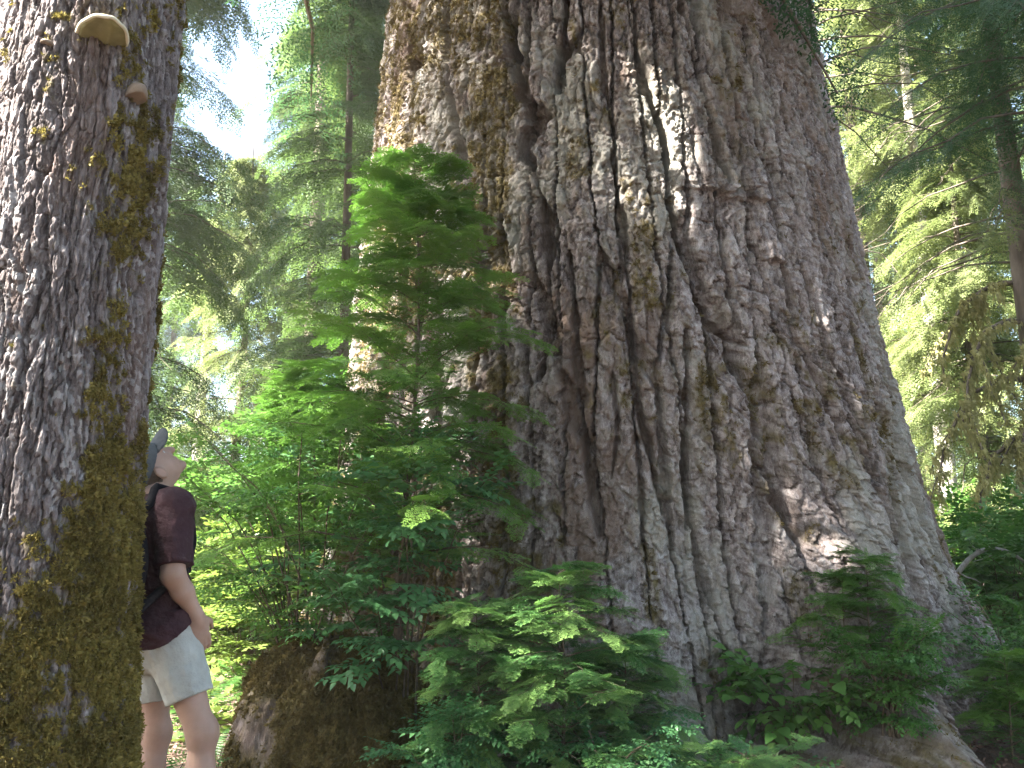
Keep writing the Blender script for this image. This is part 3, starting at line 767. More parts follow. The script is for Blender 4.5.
# ================================================================ background conifers
def trunk_tube(H, r0, lean, rng, m=12, sides=12, burl=0.0):
    t = np.linspace(0, 1, m); z = -0.3 + (H + 0.3) * t
    p = np.stack([lean[0] * t * H + 0.06 * np.sin(t * 5 + rng.uniform(0, 6)), lean[1] * t * H + 0.06 * np.cos(t * 4 + rng.uniform(0, 6)), z], -1)
    r = r0 * (1 - 0.93 * t) + r0 * 0.5 * np.exp(-t * H / 0.5)
    return p, r
def conifer(name, label, loc, H, r0, zr, n, Lr, seed, protos=PR_FAR, mat='needles_far', bark='far_bark', per=8, sc=(0.9, 1.4), rise=(0.05, 0.3), droop=(0.35, 0.8), lean=(0, 0), tint=0.42, az=None, group=None, spray_droop=-0.3, topL=0.18):
    global GAP_OFF
    rng = np.random.default_rng(seed)
    root = thing(name, label, 'tree', loc, group); GAP_OFF = np.array(loc, float)
    p, r = trunk_tube(H, r0, lean, rng)
    V, F = tubes(p[None], r[None], 14)
    V += (0.09 * r0 * fbm(V[:, 0] * 9, V[:, 1] * 9, V[:, 2] * 1.2, 3, seed))[:, None] * nrm(V - np.stack([np.interp(V[:, 2], p[:, 2], p[:, k]) if k < 2 else V[:, 2] for k in range(3)], -1))
    mk('trunk', V, F, M[bark], root, None, True)
    z = np.sort(rng.uniform(zr[0], zr[1], n)) ; a = rng.uniform(-math.pi, math.pi, n) if az is None else rng.uniform(az[0], az[1], n)
    base = np.stack([np.interp(z, p[:, 2], p[:, 0]), np.interp(z, p[:, 2], p[:, 1]), z], -1)
    L = rng.uniform(*Lr, n) * (topL + (1 - topL) * np.clip((H - z) / (H - min(zr[0], H * .35)), 0, 1) ** 0.75)
    pt = limb_paths(base, a, L, rng.uniform(*rise, n), rng.uniform(*droop, n), 7, 0.05, rng)
    mb = MB(); V, F = tubes(pt, np.linspace(1, 0.1, 7)[None] * (0.007 * L + 0.004)[:, None], 4); mb.add(V, F, 0.5, 1)
    spray_along(mb, pt, protos, rng, 0.10, per, sc, 50, spray_droop, tint, 0, 0.4)
    mb.build('crown', [M[mat], M['far_bark']], root); GAP_OFF = np.zeros(3) + np.array([0, 0, -1e4])
    return root
G1 = 'conifers standing in the sunlit forest behind'
BG = []
def bt(px, Y): return gp((px - 512) / FPX * Y * 1.02, Y)
# left gap, near to far
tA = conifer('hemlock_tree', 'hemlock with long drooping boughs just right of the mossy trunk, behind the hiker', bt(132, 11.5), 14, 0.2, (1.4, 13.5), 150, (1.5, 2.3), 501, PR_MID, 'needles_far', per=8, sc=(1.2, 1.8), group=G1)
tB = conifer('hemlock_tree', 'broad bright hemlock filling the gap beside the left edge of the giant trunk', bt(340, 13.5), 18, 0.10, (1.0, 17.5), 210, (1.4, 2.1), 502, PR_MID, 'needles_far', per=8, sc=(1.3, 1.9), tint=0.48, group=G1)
tC = conifer('slender_tree', 'slender pale trunk with sunlight painted in, just right of the hiker with the cap', bt(207, 17.0), 9.5, 0.17, (4.5, 9.2), 40, (1.4, 2.2), 503, PR_FAR, 'needles_far', 'sun_painted_bark', 6, (0.8, 1.2), group=G1)
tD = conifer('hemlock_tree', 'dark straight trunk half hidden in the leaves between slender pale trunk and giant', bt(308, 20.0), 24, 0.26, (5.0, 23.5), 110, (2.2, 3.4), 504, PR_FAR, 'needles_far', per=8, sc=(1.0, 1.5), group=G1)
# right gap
tE = conifer('hemlock_tree', 'hemlock reaching dark green boughs in from the top right edge', bt(1085, 9.5), 16, 0.2, (6.3, 15.5), 110, (2.2, 3.4), 505, PR_FINE, 'needles_shade_painted', per=10, sc=(1.2, 1.8), tint=0.42, group=G1)
tL = conifer('hemlock_tree', 'hemlock behind the giant trunk, only its dark boughs showing past the upper right bark', bt(790, 12.0), 16, 0.2, (7.6, 15.5), 90, (2.4, 3.6), 522, PR_FINE, 'needles_shade_painted', per=11, sc=(1.3, 1.9), tint=0.4, az=(0.3, 2.9), group=G1)
tF = conifer('hemlock_tree', 'brown trunk with drooping moss covered lower limbs at the right edge', bt(1035, 12.0), 17, 0.22, (5.2, 16.5), 95, (1.8, 2.8), 506, PR_MID, 'needles_sun_painted', per=8, sc=(1.2, 1.7), tint=0.55, group=G1)
# its lower limbs hang bare except for draped moss
def mossy_limbs(root, zs, azs, Ls, seed):
    rng = np.random.default_rng(seed)
    pr = tuft_proto(7, 0.12, 0.022, seed, 0.0); hang = (pr[0][:, [2, 0, 1]] * np.array([1, .5, .5]), pr[1], pr[2])
    for z, a, L in zip(zs, azs, Ls):
        t = np.linspace(0, 1, 12)[:, None]; d = np.array([math.sin(a), -math.cos(a), 0])
        p = np.array([0, 0, z]) + d * L * (t - 0.25 * t ** 3) + np.array([0, 0, 1]) * L * (0.35 * t - 1.15 * t ** 2) + rng.normal(0, .03, (12, 3)) * t
        V, F = tubes(p[None], np.linspace(.045, .012, 12)[None], 7); lb = mk('limb', V, F, M['far_bark'], root, None, True)
        sp = []
        for k in range(7):
            i = rng.integers(3, 11); u = np.linspace(0, 1, 6)[:, None]; dd = d * rng.uniform(-.2, .6) + np.array([-d[1], d[0], 0]) * rng.uniform(-.7, .7) + np.array([0, 0, rng.uniform(-.7, -.1)])
            sp.append(p[i] + dd * u * rng.uniform(.4, .8) * (1 + 0 * u) - np.array([0, 0, .25]) * u ** 2)
        sp = np.array(sp); mb = MB(); v, f = tubes(sp, np.full((7, 6), .010), 4); mb.add(v, f, .5, 1)
        pts = np.concatenate([np.repeat(p, 9, 0), np.repeat(sp.reshape(-1, 3), 6, 0)]); pts = pts + rng.normal(0, .035, pts.shape)
        n = len(pts); mb.add(*place(hang, pts, np.tile([0, 0, -1.0], (n, 1)) + rng.normal(0, .12, (n, 3)), rng.normal(0, 1, (n, 3)) + np.array([3, 0, 0]), rng.uniform(.6, 1.5, n), 0.55 + rng.uniform(-.25, .25, n)), 0)
        o = mb.build('draped_moss', [M['moss_draped'], M['far_bark']], lb)
mossy_limbs(tF, [2.9, 3.7, 4.5, 5.1, 3.2, 4.2], [-1.3, -1.6, -1.2, -1.75, -0.8, -0.6], [1.6, 1.9, 1.8, 1.6, 1.3, 1.5], 531)
tG = conifer('slender_tree', 'trunk painted sunlit pale, just right of the giant trunk', bt(935, 17.0), 19, 0.2, (4.2, 18.5), 170, (2.0, 3.0), 507, PR_FAR, 'needles_sun_painted', 'sun_painted_bark', 8, (0.9, 1.3), tint=0.6, group=G1)
tJ = conifer('hemlock_tree', 'low dense hemlock painted sunlit pale yellow green, right of the giant trunk', bt(975, 14.5), 9.5, 0.15, (0.8, 9.2), 130, (1.8, 2.8), 520, PR_MID, 'needles_sun_painted', per=8, sc=(1.2, 1.8), tint=0.55, group=G1)
tK = conifer('hemlock_tree', 'low dense sunlit hemlock behind the hiker, below the gap of white sky', bt(240, 15.5), 8.8, 0.12, (0.6, 8.6), 130, (1.7, 2.6), 521, PR_MID, 'needles_sun_painted', per=8, sc=(1.0, 1.5), tint=0.45, topL=0.03, group=G1)
tH = conifer('hemlock_tree', 'bright hemlock far behind, between the giant trunk and the pale sunlit trunk', bt(868, 19.0), 22, 0.25, (1.0, 21.5), 160, (2.2, 3.4), 508, PR_FAR, 'needles_sun_painted', per=9, sc=(1.0, 1.5), tint=0.5, group=G1)
tN = conifer('hemlock_tree', 'hemlock left of the mossy trunk, boughs at the top left corner, added for its shade', gp(-6.6, 2.2), 19, 0.25, (1.8, 18.5), 130, (2.4, 3.8), 509, PR_MID, 'needles_shade_painted', per=9, sc=(1.3, 1.9), group=G1)  # added left of the frame to shade hiker, mossy trunk and giant
# further off: copies of two far kinds
far1 = conifer('forest_tree', 'tall distant conifer with full crown deep in the forest, far left beyond the mossy trunk', bt(130, 33), 27, 0.33, (2.5, 26.5), 190, (2.6, 4.0), 511, PR_FAR, 'needles_far', per=8, sc=(1.1, 1.6), tint=0.5, group='distant forest trees')
far2 = conifer('forest_tree', 'distant conifer with ragged open crown, seen low in the gap above the shrubs', bt(345, 30), 23, 0.3, (4.0, 22.5), 150, (2.4, 3.6), 512, PR_FAR, 'needles_far', per=7, sc=(1.1, 1.6), tint=0.55, group='distant forest trees')
spots = [(far2, 288, 24, 3.7, 0.74, 'distant ragged conifer rising into the right half of the white sky gap'),
         (far1, 360, 32, 1.7, 1.05, 'tall distant conifer whose crown shows past the left edge of the giant trunk'),
         (far2, 200, 36, 0.6, 0.6, 'distant ragged conifer behind the slender pale trunk'),
         (far1, 890, 29, 4.0, 1.0, 'tall distant conifer behind the pale sunlit trunk on the right'),
         (far2, 985, 26, 2.2, 1.0, 'distant ragged conifer behind the right edge shrubs'),
         (far1, 1060, 34, 5.1, 1.1, 'tall distant conifer at the right edge, furthest back'),
         (far2, 120, 44, 3.3, 1.0, 'distant ragged conifer furthest back, hidden mostly by the mossy trunk'),
         (far1, 440, 42, 2.9, 1.1, 'tall distant conifer furthest back, mostly behind the giant trunk'),
         (far2, 820, 44, 1.1, 1.15, 'distant ragged conifer furthest back on the right, by the edge of the giant trunk'),
         (far2, 290, 46, 4.4, 0.7, 'distant ragged conifer furthest back in the left gap'),
         (far1, 960, 48, 0.3, 1.1, 'tall distant conifer furthest back in the right gap'),
         (far1, 170, 50, 0.9, 0.95, 'tall distant conifer furthest back near the mossy trunk')]
for src, px, Y, rz, sc, lab in spots:
    copy_tree(src, bt(px, Y), rz, sc, lab)

# ================================================================ shrubs
def shrub(name, label, loc, H, spread, n, seed, protos, mat, per=5, sc=(0.8, 1.2), tint=0.45, cat='shrub', group=None, stem='twig', sub=4, arch=0.35, t0=0.25, droop=-0.05, r0=0.008):
    rng = np.random.default_rng(seed); root = thing(name, label, cat, loc, group)
    a = rng.uniform(-math.pi, math.pi, n); m = 8; t = np.linspace(0, 1, m)
    hh = H * rng.uniform(0.55, 1.05, n); out = spread * rng.uniform(0.2, 1.0, n)
    pt = np.zeros((n, m, 3)); 
    pt[:, :, 0] = np.sin(a)[:, None] * out[:, None] * t[None] ** 1.5 + rng.normal(0, spread * .06, n)[:, None]
    pt[:, :, 1] = -np.cos(a)[:, None] * out[:, None] * t[None] ** 1.5 + rng.normal(0, spread * .06, n)[:, None]
    pt[:, :, 2] = hh[:, None] * (t[None] * (1 + arch) - arch * t[None] ** 2.5) - 0.02
    pt += rng.normal(0, 0.012 * H, pt.shape) * t[None, :, None]
    V, F = tubes(pt, np.linspace(1, .25, m)[None] * r0 * (0.6 + 0.4 * hh[:, None] / H), 5)
    mk('stems', V, F, M[stem], root, None, True)
    # side twigs
    sp = []
    for i in range(n):
        for f in np.linspace(t0, 0.95, sub):
            x = f * (m - 1); k = min(int(x), m - 2); b = pt[i, k] + (pt[i, k + 1] - pt[i, k]) * (x - k)
            az = rng.uniform(-math.pi, math.pi); l = (0.30 * spread + 0.12 * H) * rng.uniform(.5, 1.1) * (1.1 - 0.55 * f)
            d = np.array([math.sin(az), -math.cos(az), rng.uniform(0.0, .5)])
            tt = np.linspace(0, 1, 5)[:, None]; sp.append(b + d * l * tt + np.array([0, 0, -0.25 * l]) * tt ** 2)
        sp.append(np.linspace(0, 1, 5)[:, None] * (pt[i, -1] - pt[i, -3]) + pt[i, -3])
    sp = np.array(sp); mb = MB(); V, F = tubes(sp, np.full((len(sp), 5), 0.0022) * np.linspace(1, .4, 5)[None], 3); mb.add(V, F, .5, 1)
    spray_along(mb, sp, protos, rng, 0.2, per, sc, 50, droop, tint, 0, 0.3, True, 0.14, 0.35, 0.08)
    mb.build('foliage', [M[mat], M[stem]], root)
    return root
G2 = 'sunlit shrubs in the gaps behind'
sh1 = shrub('forest_shrub', 'yellow green sunlit shrub low behind the hiker, lower left', bt(222, 9.0), 1.5, 0.9, 16, 601, PR_BUSHFAR, 'leaf_yellow', 4, (0.8, 1.2), 0.5, group=G2)
sh2 = shrub('forest_shrub', 'tall leafy sunlit shrub left of the giant trunk behind the shaded shrub', bt(290, 10.0), 3.0, 1.3, 20, 602, PR_BUSHFAR, 'leaf_bush', 5, (0.9, 1.3), 0.55, group=G2)
sh3 = shrub('forest_shrub', 'dense shrub at the right edge beside the lower giant trunk', bt(985, 10.5), 1.9, 1.1, 18, 603, PR_BUSHFAR, 'leaf_bush', 5, (0.8, 1.2), 0.45, group=G2)
for src, px, Y, rz, sc, lab in [(sh1, 262, 8.2, 1.0, 0.8, 'small sunlit shrub between the hiker and the mossy stump'),
                                (sh1, 195, 12.5, 2.0, 1.2, 'sunlit shrub around the foot of the slender pale trunk'),
                                (sh2, 235, 13.5, 3.0, 0.9, 'leafy sunlit shrub further back behind the hiker'),
                                (sh2, 360, 12.0, 4.0, 1.0, 'leafy shrub close against the left side of the giant trunk'),
                                (sh3, 1035, 9.0, 1.2, 1.0, 'dense shrub cut off by the right edge, nearest the giant root'),
                                (sh3, 945, 13.0, 2.4, 1.2, 'dense shrub around the foot of the pale sunlit trunk'),
                                (sh2, 1010, 14.0, 0.4, 0.9, 'tall leafy shrub further back at the right edge'),
                                (sh1, 900, 15.0, 3.4, 1.4, 'yellow green shrub far behind the right side of the giant trunk'),
                                (sh2, 300, 17.0, 5.0, 1.0, 'leafy shrub far back around the dark straight trunk')]:
    copy_tree(src, bt(px, Y), rz, sc, lab)
# ================================================================ near plants
def sapling(name, label, loc, H, spread, n, seed, mat='hemlock_near', protos=PR_NEAR, per=8, sc=(0.8, 1.3), tint=0.45, zmin=0.12, az=None, lean=(0, 0), group=None, r0=0.018, rise=(0.25, 0.7), droop=(0.25, 0.55), power=0.7, cat='sapling'):
    rng = np.random.default_rng(seed); root = thing(name, label, cat, loc, group)
    m = 10; t = np.linspace(0, 1, m)
    p = np.stack([lean[0] * t * H + 0.012 * H * np.sin(t * 6 + seed), lean[1] * t * H + 0.012 * H * np.cos(t * 5 + seed), t * H - 0.03], -1)
    V, F = tubes(p[None], (r0 * (1 - 0.88 * t))[None], 8); mk('stem', V, F, M['twig'], root, None, True)
    z = np.linspace(zmin * H, 0.97 * H, n) + rng.normal(0, 0.01 * H, n)
    a = (np.arange(n) * 2.4 + rng.uniform(-.5, .5, n)) if az is None else rng.uniform(az[0], az[1], n)
    base = np.stack([np.interp(z, p[:, 2], p[:, 0]), np.interp(z, p[:, 2], p[:, 1]), z], -1)
    L = spread * rng.uniform(0.65, 1.1, n) * np.clip((H * 1.04 - z) / (H * (1 - zmin)), 0.05, 1) ** power
    pt = limb_paths(base, a, L, rng.uniform(*rise, n), rng.uniform(*droop, n), 7, 0.04, rng)
    mb = MB(); V, F = tubes(pt, np.linspace(1, .15, 7)[None] * (0.006 * L + 0.0015)[:, None], 4); mb.add(V, F, .5, 1)
    spray_along(mb, pt, protos, rng, 0.12, per, sc, 46, -0.05, tint, 0, 0.45, True, 0.20, 0.40, 0.22)
    # leader
    mb.add(*place(protos[0], p[-2:-1], np.array([[0.2, 0, 1.0]]), np.array([[1.0, 0, 0]]), 0.8 * sc[0], np.array([tint + .15])), 0)
    mb.build('foliage', [M[mat], M['twig']], root)
    return root
def np_(px, Y, dz=0.0):
    x = (px - 512) / FPX * Y * 1.0
    q = gp(x, Y); q[2] += dz; return q
_d = GV - CAM; _z = _d @ FWD; _ok = (_z > 1) & (np.abs(GV[:, 2]) < 4); _sx = 512 + FPX * (_d @ RGT) / _z; _sy = 384 - FPX * (_d @ UPV) / _z
def on_giant(px, py):
    # the spot on the bark where a plant is rooted
    q = np.where(_ok & (np.hypot(_sx - px, _sy - py) < 7))[0]; p = GV[q[np.argmin(_z[q])]]; return p - nrm(_d[q[0]]) * 0.06 - np.array([0, 0, 0.03])
sapling('hemlock_sapling', 'tall feathery bright green hemlock sapling growing against the left side of the giant trunk', np_(408, 5.2), 3.65, 1.0, 84, 701, per=6, sc=(0.9, 1.4), zmin=0.30, tint=0.5, rise=(0.35, 0.8), lean=(0.0, 0.0), r0=0.022)
sapling('hemlock_sapling', 'second bright hemlock sapling, lower and further left of the giant trunk', np_(312, 6.4), 2.6, 0.8, 44, 702, per=7, sc=(1.0, 1.5), zmin=0.35, tint=0.45)
shrub('leafy_shrub', 'cool green broad leaved shrub below the tall bright sapling', np_(400, 5.15), 1.95, 0.85, 13, 711, PR_LEAF, 'leaf_teal', 4, (0.9, 1.3), 0.45, arch=0.2, sub=4, t0=0.4)
shrub('leafy_shrub', 'mid green shrub with small leaves overhanging the mossy stump', np_(310, 5.3, 0.2), 1.75, 0.9, 20, 712, PR_SMALL, 'leaf_bush', 5, (1.0, 1.5), 0.5, arch=0.4, sub=5, t0=0.35)
G3 = 'young hemlocks at the foot of the giant trunk'
sapling('hemlock_seedling', 'largest dark young hemlock in front of the giant trunk with pale bent tips', np_(560, 4.5), 1.12, 0.62, 52, 721, 'hemlock_dark', per=6, sc=(0.6, 0.95), zmin=0.05, tint=0.48, r0=0.012, group=G3, power=0.5)
sapling('hemlock_seedling', 'young hemlock left of the largest one, over the bare litter', np_(480, 4.5), 0.98, 0.42, 42, 722, 'hemlock_dark', per=6, sc=(0.6, 0.95), zmin=0.05, tint=0.45, r0=0.010, group=G3, power=0.5)
sapling('hemlock_seedling', 'young hemlock right of the largest one, touching the bare bark', np_(622, 4.8), 0.72, 0.45, 38, 723, 'hemlock_dark', per=7, sc=(0.6, 1.0), zmin=0.05, tint=0.4, r0=0.010, group=G3, power=0.5)
sapling('hemlock_seedling', 'young hemlock rooted on the big right hand root', on_giant(846, 668), 0.60, 0.42, 14, 724, 'hemlock_near', per=6, sc=(0.5, 0.85), zmin=0.05, tint=0.36, r0=0.010, group=G3, power=0.6)
sapling('hemlock_seedling', 'low young hemlock spilling along the bottom edge, right of centre', np_(735, 4.1, -0.1), 0.45, 0.55, 22, 725, 'hemlock_dark', per=6, sc=(0.55, 0.85), zmin=0.1, tint=0.5, r0=0.008, group=G3, power=0.4)
shrub('leafy_shrub', 'small leaved shrub mixed into the lower left of the young hemlocks', np_(462, 4.35), 0.55, 0.34, 9, 713, PR_SMALL, 'leaf_teal', 5, (0.8, 1.2), 0.4, sub=4, t0=0.2)
shrub('leafy_shrub', 'tiny leaved shrub between the young hemlocks and the bare bark', np_(600, 4.3), 0.42, 0.4, 9, 714, PR_SMALL, 'leaf_teal', 5, (0.8, 1.2), 0.42, sub=4, t0=0.2)
shrub('broadleaf_plant', 'plant with large pointed leaves beside the big right hand root', on_giant(785, 735) + np.array([0, -0.10, 0]), 0.50, 0.42, 9, 715, PR_BIGLEAF, 'leaf_bush', 1, (0.5, 1.0), 0.55, 'plant', sub=2, t0=0.5, r0=0.004)
shrub('leafy_shrub', 'small leaved shrub trailing over the moss of the right hand root', on_giant(888, 722), 0.55, 0.33, 16, 716, PR_SMALL, 'leaf_bush', 5, (0.8, 1.1), 0.4, sub=4, t0=0.15)
shrub('leafy_shrub', 'low shrub at the bottom right corner beyond the root', np_(1000, 6.0, 0.0), 0.85, 0.6, 16, 717, PR_SMALL, 'leaf_bush', 5, (1.0, 1.5), 0.45, sub=4, t0=0.2)

shrub('leafy_shrub', 'low cool green shrub along the bottom edge under the broad leaved plant', np_(690, 4.2, -0.05), 0.34, 0.5, 12, 718, PR_SMALL, 'leaf_teal', 5, (0.8, 1.2), 0.45, sub=4, t0=0.1)
sapling('hemlock_seedling', 'sparse young hemlock standing up against the bark above the broad leaved plant', on_giant(868, 632), 0.52, 0.34, 16, 726, 'hemlock_near', per=6, sc=(0.5, 0.8), zmin=0.15, tint=0.36, r0=0.007, group=G3, power=0.6)
sapling('hemlock_seedling', 'young hemlock at the bottom right corner beside the outer root', np_(985, 5.2, 0.05), 0.55, 0.42, 20, 727, 'hemlock_near', per=6, sc=(0.6, 0.9), zmin=0.1, tint=0.4, r0=0.008, group=G3, power=0.5)

def fern(label, loc, L, n, seed, mat='leaf_bush', tint=0.45, group='ferns on the forest floor'):
    rng = np.random.default_rng(seed); root = thing('fern', label, 'fern', loc, group)
    # frond: pinnae either side of an arching rib
    V = []; F = []; t = []; k = 22
    for i in range(k):
        f = (i + .5) / k; x = f
        for sg in (-1, 1):
            l = 0.17 * math.sin(math.pi * min(1, f * 0.9 + 0.1)) ** 0.8 + 0.012; wd = 0.030
            b = np.array([x, 0, 0]); d = nrm(np.array([0.28, sg, -0.15])); s = np.array([1, 0, 0.0]); q = len(V)
            V += [b - s * wd * .4, b + d * l * .55 - s * wd * .5, b + d * l, b + d * l * .55 + s * wd * .5]; F.append([q, q + 1, q + 2, q + 3]); t += [rng.uniform(-.06, .06)] * 4
    V = np.array(V); F = np.array(F); t = np.array(t)
    mb = MB()
    for j in range(n):
        a = j / n * 2 * math.pi + rng.uniform(-.3, .3); ll = L * rng.uniform(.75, 1.1); el = rng.uniform(0.7, 1.2)
        x = V[:, 0]; bend = 0.75
        R = ll * (math.cos(el) * x + 0.25 * bend * x ** 2); Zz = ll * (math.sin(el) * x - bend * 0.62 * x ** 2)
        side = V[:, 1] * ll; zz = Zz + V[:, 2] * ll
        mb.add(np.stack([np.cos(a) * R - np.sin(a) * side, np.sin(a) * R + np.cos(a) * side, zz], -1), F, np.clip(t + tint + rng.uniform(-.12, .12), 0, 1), 0)
        xs = np.linspace(0, 1, 8); R = ll * (math.cos(el) * xs + .25 * bend * xs ** 2); Zz = ll * (math.sin(el) * xs - bend * .62 * xs ** 2)
        v, f_ = tubes(np.stack([np.cos(a) * R, np.sin(a) * R, Zz], -1)[None], np.linspace(.004, .001, 8)[None], 4); mb.add(v, f_, .5, 1)
    mb.build('fronds', [M[mat], M['twig']], root)
    return root
f0 = fern('bright fern at the hiker\'s legs by the bottom edge', np_(190, 4.6), 0.62, 11, 731, 'leaf_bush', 0.5)
for px, Y, rz, sc, lab in [(236, 5.4, 1, .9, 'fern left of the mossy stump, close behind the hiker'), (205, 6.6, 2, 1.1, 'fern further back between the hiker and the mossy stump'), (1010, 5.2, 3, .8, 'fern at the bottom right corner'),
                           (965, 7.4, 4, 1.1, 'fern behind the outermost right hand root'), (1045, 7.0, 5, 1.2, 'fern at the right edge among the shrubs'), (905, 4.7, 0.6, .5, 'small fern tucked against the right hand root'), (690, 4.2, 2.2, .42, 'small fern at the bottom edge below the bare bark'), (425, 4.7, 3.0, 0.38, 'small fern on the bare litter below the dark hollow'), (255, 7.6, 0.2, 1.2, 'fern behind the mossy stump')]:
    copy_tree(f0, np_(px, Y), rz, sc, lab)

# ---------------- mossy stump at lower left
ct = np_(335, 5.15); st = SDF([-0.85, -0.75, -0.4], [0.85, 0.75, 1.0], 0.014)
st.ell((0.0, 0, 0.05), np.eye(3), (0.46, 0.46, 0.66), 0.05); st.ell((0.22, 0.15, 0.1), np.eye(3), (0.4, 0.4, 0.5), 0.12); st.ell((-0.22, -0.05, 0.02), np.eye(3), (0.22, 0.32, 0.52), 0.08)
st.ell((0.1, -0.25, -0.1), np.eye(3), (0.42, 0.36, 0.42), 0.1)
ang = np.arctan2(st.X, -st.Y)
st.f += 0.075 * fbm(ang * 3.5, st.Z * 1.6, 2, 3, 751) + 0.03 * fbm(st.X * 9, st.Y * 9, st.Z * 5, 3, 752) + 0.05 * (np.abs(fbm(ang * 11, st.Z * 2.2, 5, 3, 753)) - 0.2)
V, F = surface_nets(st.f, st.lo, st.h)
stump = thing('mossy_stump', 'rounded rotten stump with brown moss at lower left, behind the hiker\'s legs', 'stump', ct)
mm = sst(-0.60, 0.05, fbm(V[:, 0] * 3.5, V[:, 1] * 3.5, V[:, 2] * 3, 4, 755) + 0.25 * V[:, 2])
ti = 0.35 + 0.5 * fbm(V[:, 0] * 20, V[:, 1] * 20, V[:, 2] * 8, 3, 756)
mk('stump_body', V, F, M['giant_bark'], stump, dict(moss=mm * 0.9, lichen=0 * mm, red=0.3 + 0 * mm, tint=ti - 0.30), True)
vn = nrm(V * np.array([1, 1, 0.8]))
moss_stuff(V, vn, mm ** 2 + 1e-6, 24000, [tuft_proto(7, 0.02, 0.005, 30 + s) for s in range(4)], M['moss_brown'], stump, np.zeros(3), RNG, (0.6, 1.4), 0.36)

# ---------------- ground cover, litter, small things
rng = np.random.default_rng(77)
def scatter_cover(name, protos, mat, n, xr, yr, sc, seed, dens=None, tint=0.45, lift=0.0):
    r = np.random.default_rng(seed); x = r.uniform(*xr, n); y = r.uniform(*yr, n)
    k = fbm(x * 0.6, y * 0.6, 2, 3, seed) + r.uniform(-.3, .3, n) > -0.05
    k &= np.hypot(x - 1.05, y - 8) > 3.0
    if dens is not None: k &= dens(x, y, r)
    x, y = x[k], y[k]; z = gz(x, y) + lift + r.uniform(0, .06, len(x))
    a = r.uniform(-math.pi, math.pi, len(x)); d = np.stack([np.cos(a), np.sin(a), r.uniform(.1, .9, len(x))], -1)
    mb = MB(); sel = r.integers(0, len(protos), len(x))
    for j in range(len(protos)):
        q = sel == j
        mb.add(*place(protos[j], np.stack([x, y, z], -1)[q], d[q], np.tile([0, 0, 1.0], (q.sum(), 1)) + r.normal(0, .2, (q.sum(), 3)), r.uniform(*sc, q.sum()), tint + r.uniform(-.2, .2, q.sum())))
    o = mb.build(name, M[mat]); o['kind'] = 'stuff'; return o
bare = lambda x, y, r: ~((np.abs(x + 0.75) < 0.75) & (y > 3.7) & (y < 5.4) & (r.uniform(size=len(x)) > 0.06)) 
scatter_cover('undergrowth', PR_BUSHFAR, 'leaf_yellow', 9000, (-14, 14), (6.0, 26), (0.8, 1.4), 761, None, 0.5)
scatter_cover('ground_cover', PR_SMALL, 'leaf_bush', 1500, (-4, 5), (3.6, 8.5), (0.6, 1.1), 762, bare, 0.5)
litter = [simple_twig(5, 0.09, 0.045, 0.024, 90 + s) for s in range(3)]
scatter_cover('leaf_litter', litter, 'litter', 9000, (-3, 4), (3.3, 6.6), (0.5, 1.1), 763, None, 0.45, 0.0)
# ================================================================ the hiker
PY = 3.52
Fd = nrm(np.array([0.68, 0.73, 0.0])); Rt = np.array([Fd[1], -Fd[0], 0.0]); UP = ZUP      # facing, own right hand side
pel = P(162, 634, PY + 0.02)
def J(px, py, dy=0.0): return P(px - 3, py, PY + dy)
chest = J(149, 545); neck0 = J(149, 504); head = J(154, 470)
shR = J(169, 512, 0.0) + Rt * 0.10; shL = J(160, 508, 0.0) - Rt * 0.19
shR = chest + UP * 0.135 + Rt * 0.160 + Fd * 0.02; shL = chest + UP * 0.135 - Rt * 0.160 + Fd * 0.01
elR = J(176, 575, -0.15); wrR = J(199, 615, -0.06)
elL = elR - Rt * 0.44; wrL = wrR - Rt * 0.20
hpR = pel + Rt * 0.085 - UP * 0.02; hpL = pel - Rt * 0.085 - UP * 0.02
knR = J(204, 733, -0.05); knL = J(158, 733, 0.13)
gR = gp(knR[0] + 0.02, knR[1]); gL = gp(knL[0] - 0.03, knL[1])
anR = np.array([knR[0] + 0.03, knR[1] + 0.03, gR[2] + 0.09]); anL = np.array([knL[0] - 0.01, knL[1] + 0.02, gL[2] + 0.09])
tl = math.radians(63)
hf = nrm(Fd * math.cos(tl) + UP * math.sin(tl)); hu = nrm(UP * math.cos(tl) - Fd * math.sin(tl)); hr = Rt
HA = [hf, hr, hu]
lo = [-1.80, 2.95, -0.05]; hi = [-0.95, 4.1, 1.98]

def head_sdf(s, off=0.0):
    s.ell(head + hu * 0.025 - hf * 0.012, HA, (0.090 + off, 0.072 + off, 0.085 + off), 0.02)
    s.ell(head - hu * 0.035 + hf * 0.025, HA, (0.070 + off, 0.060 + off, 0.078 + off), 0.04)
def torso_sdf(s, o=0.0):
    tz = nrm(chest - pel)
    s.ell(chest + UP * 0.03, [Fd, Rt, UP], (0.098 + o, 0.150 + o, 0.19 + o), 0.05)
    s.ell(pel + (chest - pel) * 0.5, [Fd, Rt, UP], (0.098 + o, 0.142 + o, 0.17 + o), 0.06)
    s.ell(pel + UP * 0.01, [Fd, Rt, UP], (0.105 + o, 0.150 + o, 0.115 + o), 0.05)
    s.ell(pel - Fd * 0.055 - UP * 0.03, [Fd, Rt, UP], (0.085 + o, 0.140 + o, 0.10 + o), 0.04)
def arms_sdf(s, o=0.0, part='all'):
    for sh, el, wr in ((shR, elR, wrR), (shL, elL, wrL)):
        s.cap(sh, el, 0.056 + o, 0.043 + o, 0.035)
        if part == 'all': s.cap(el, el + (wr - el) * .4, 0.041, 0.040, 0.02); s.cap(el + (wr - el) * .4, wr, 0.039, 0.026, 0.02)

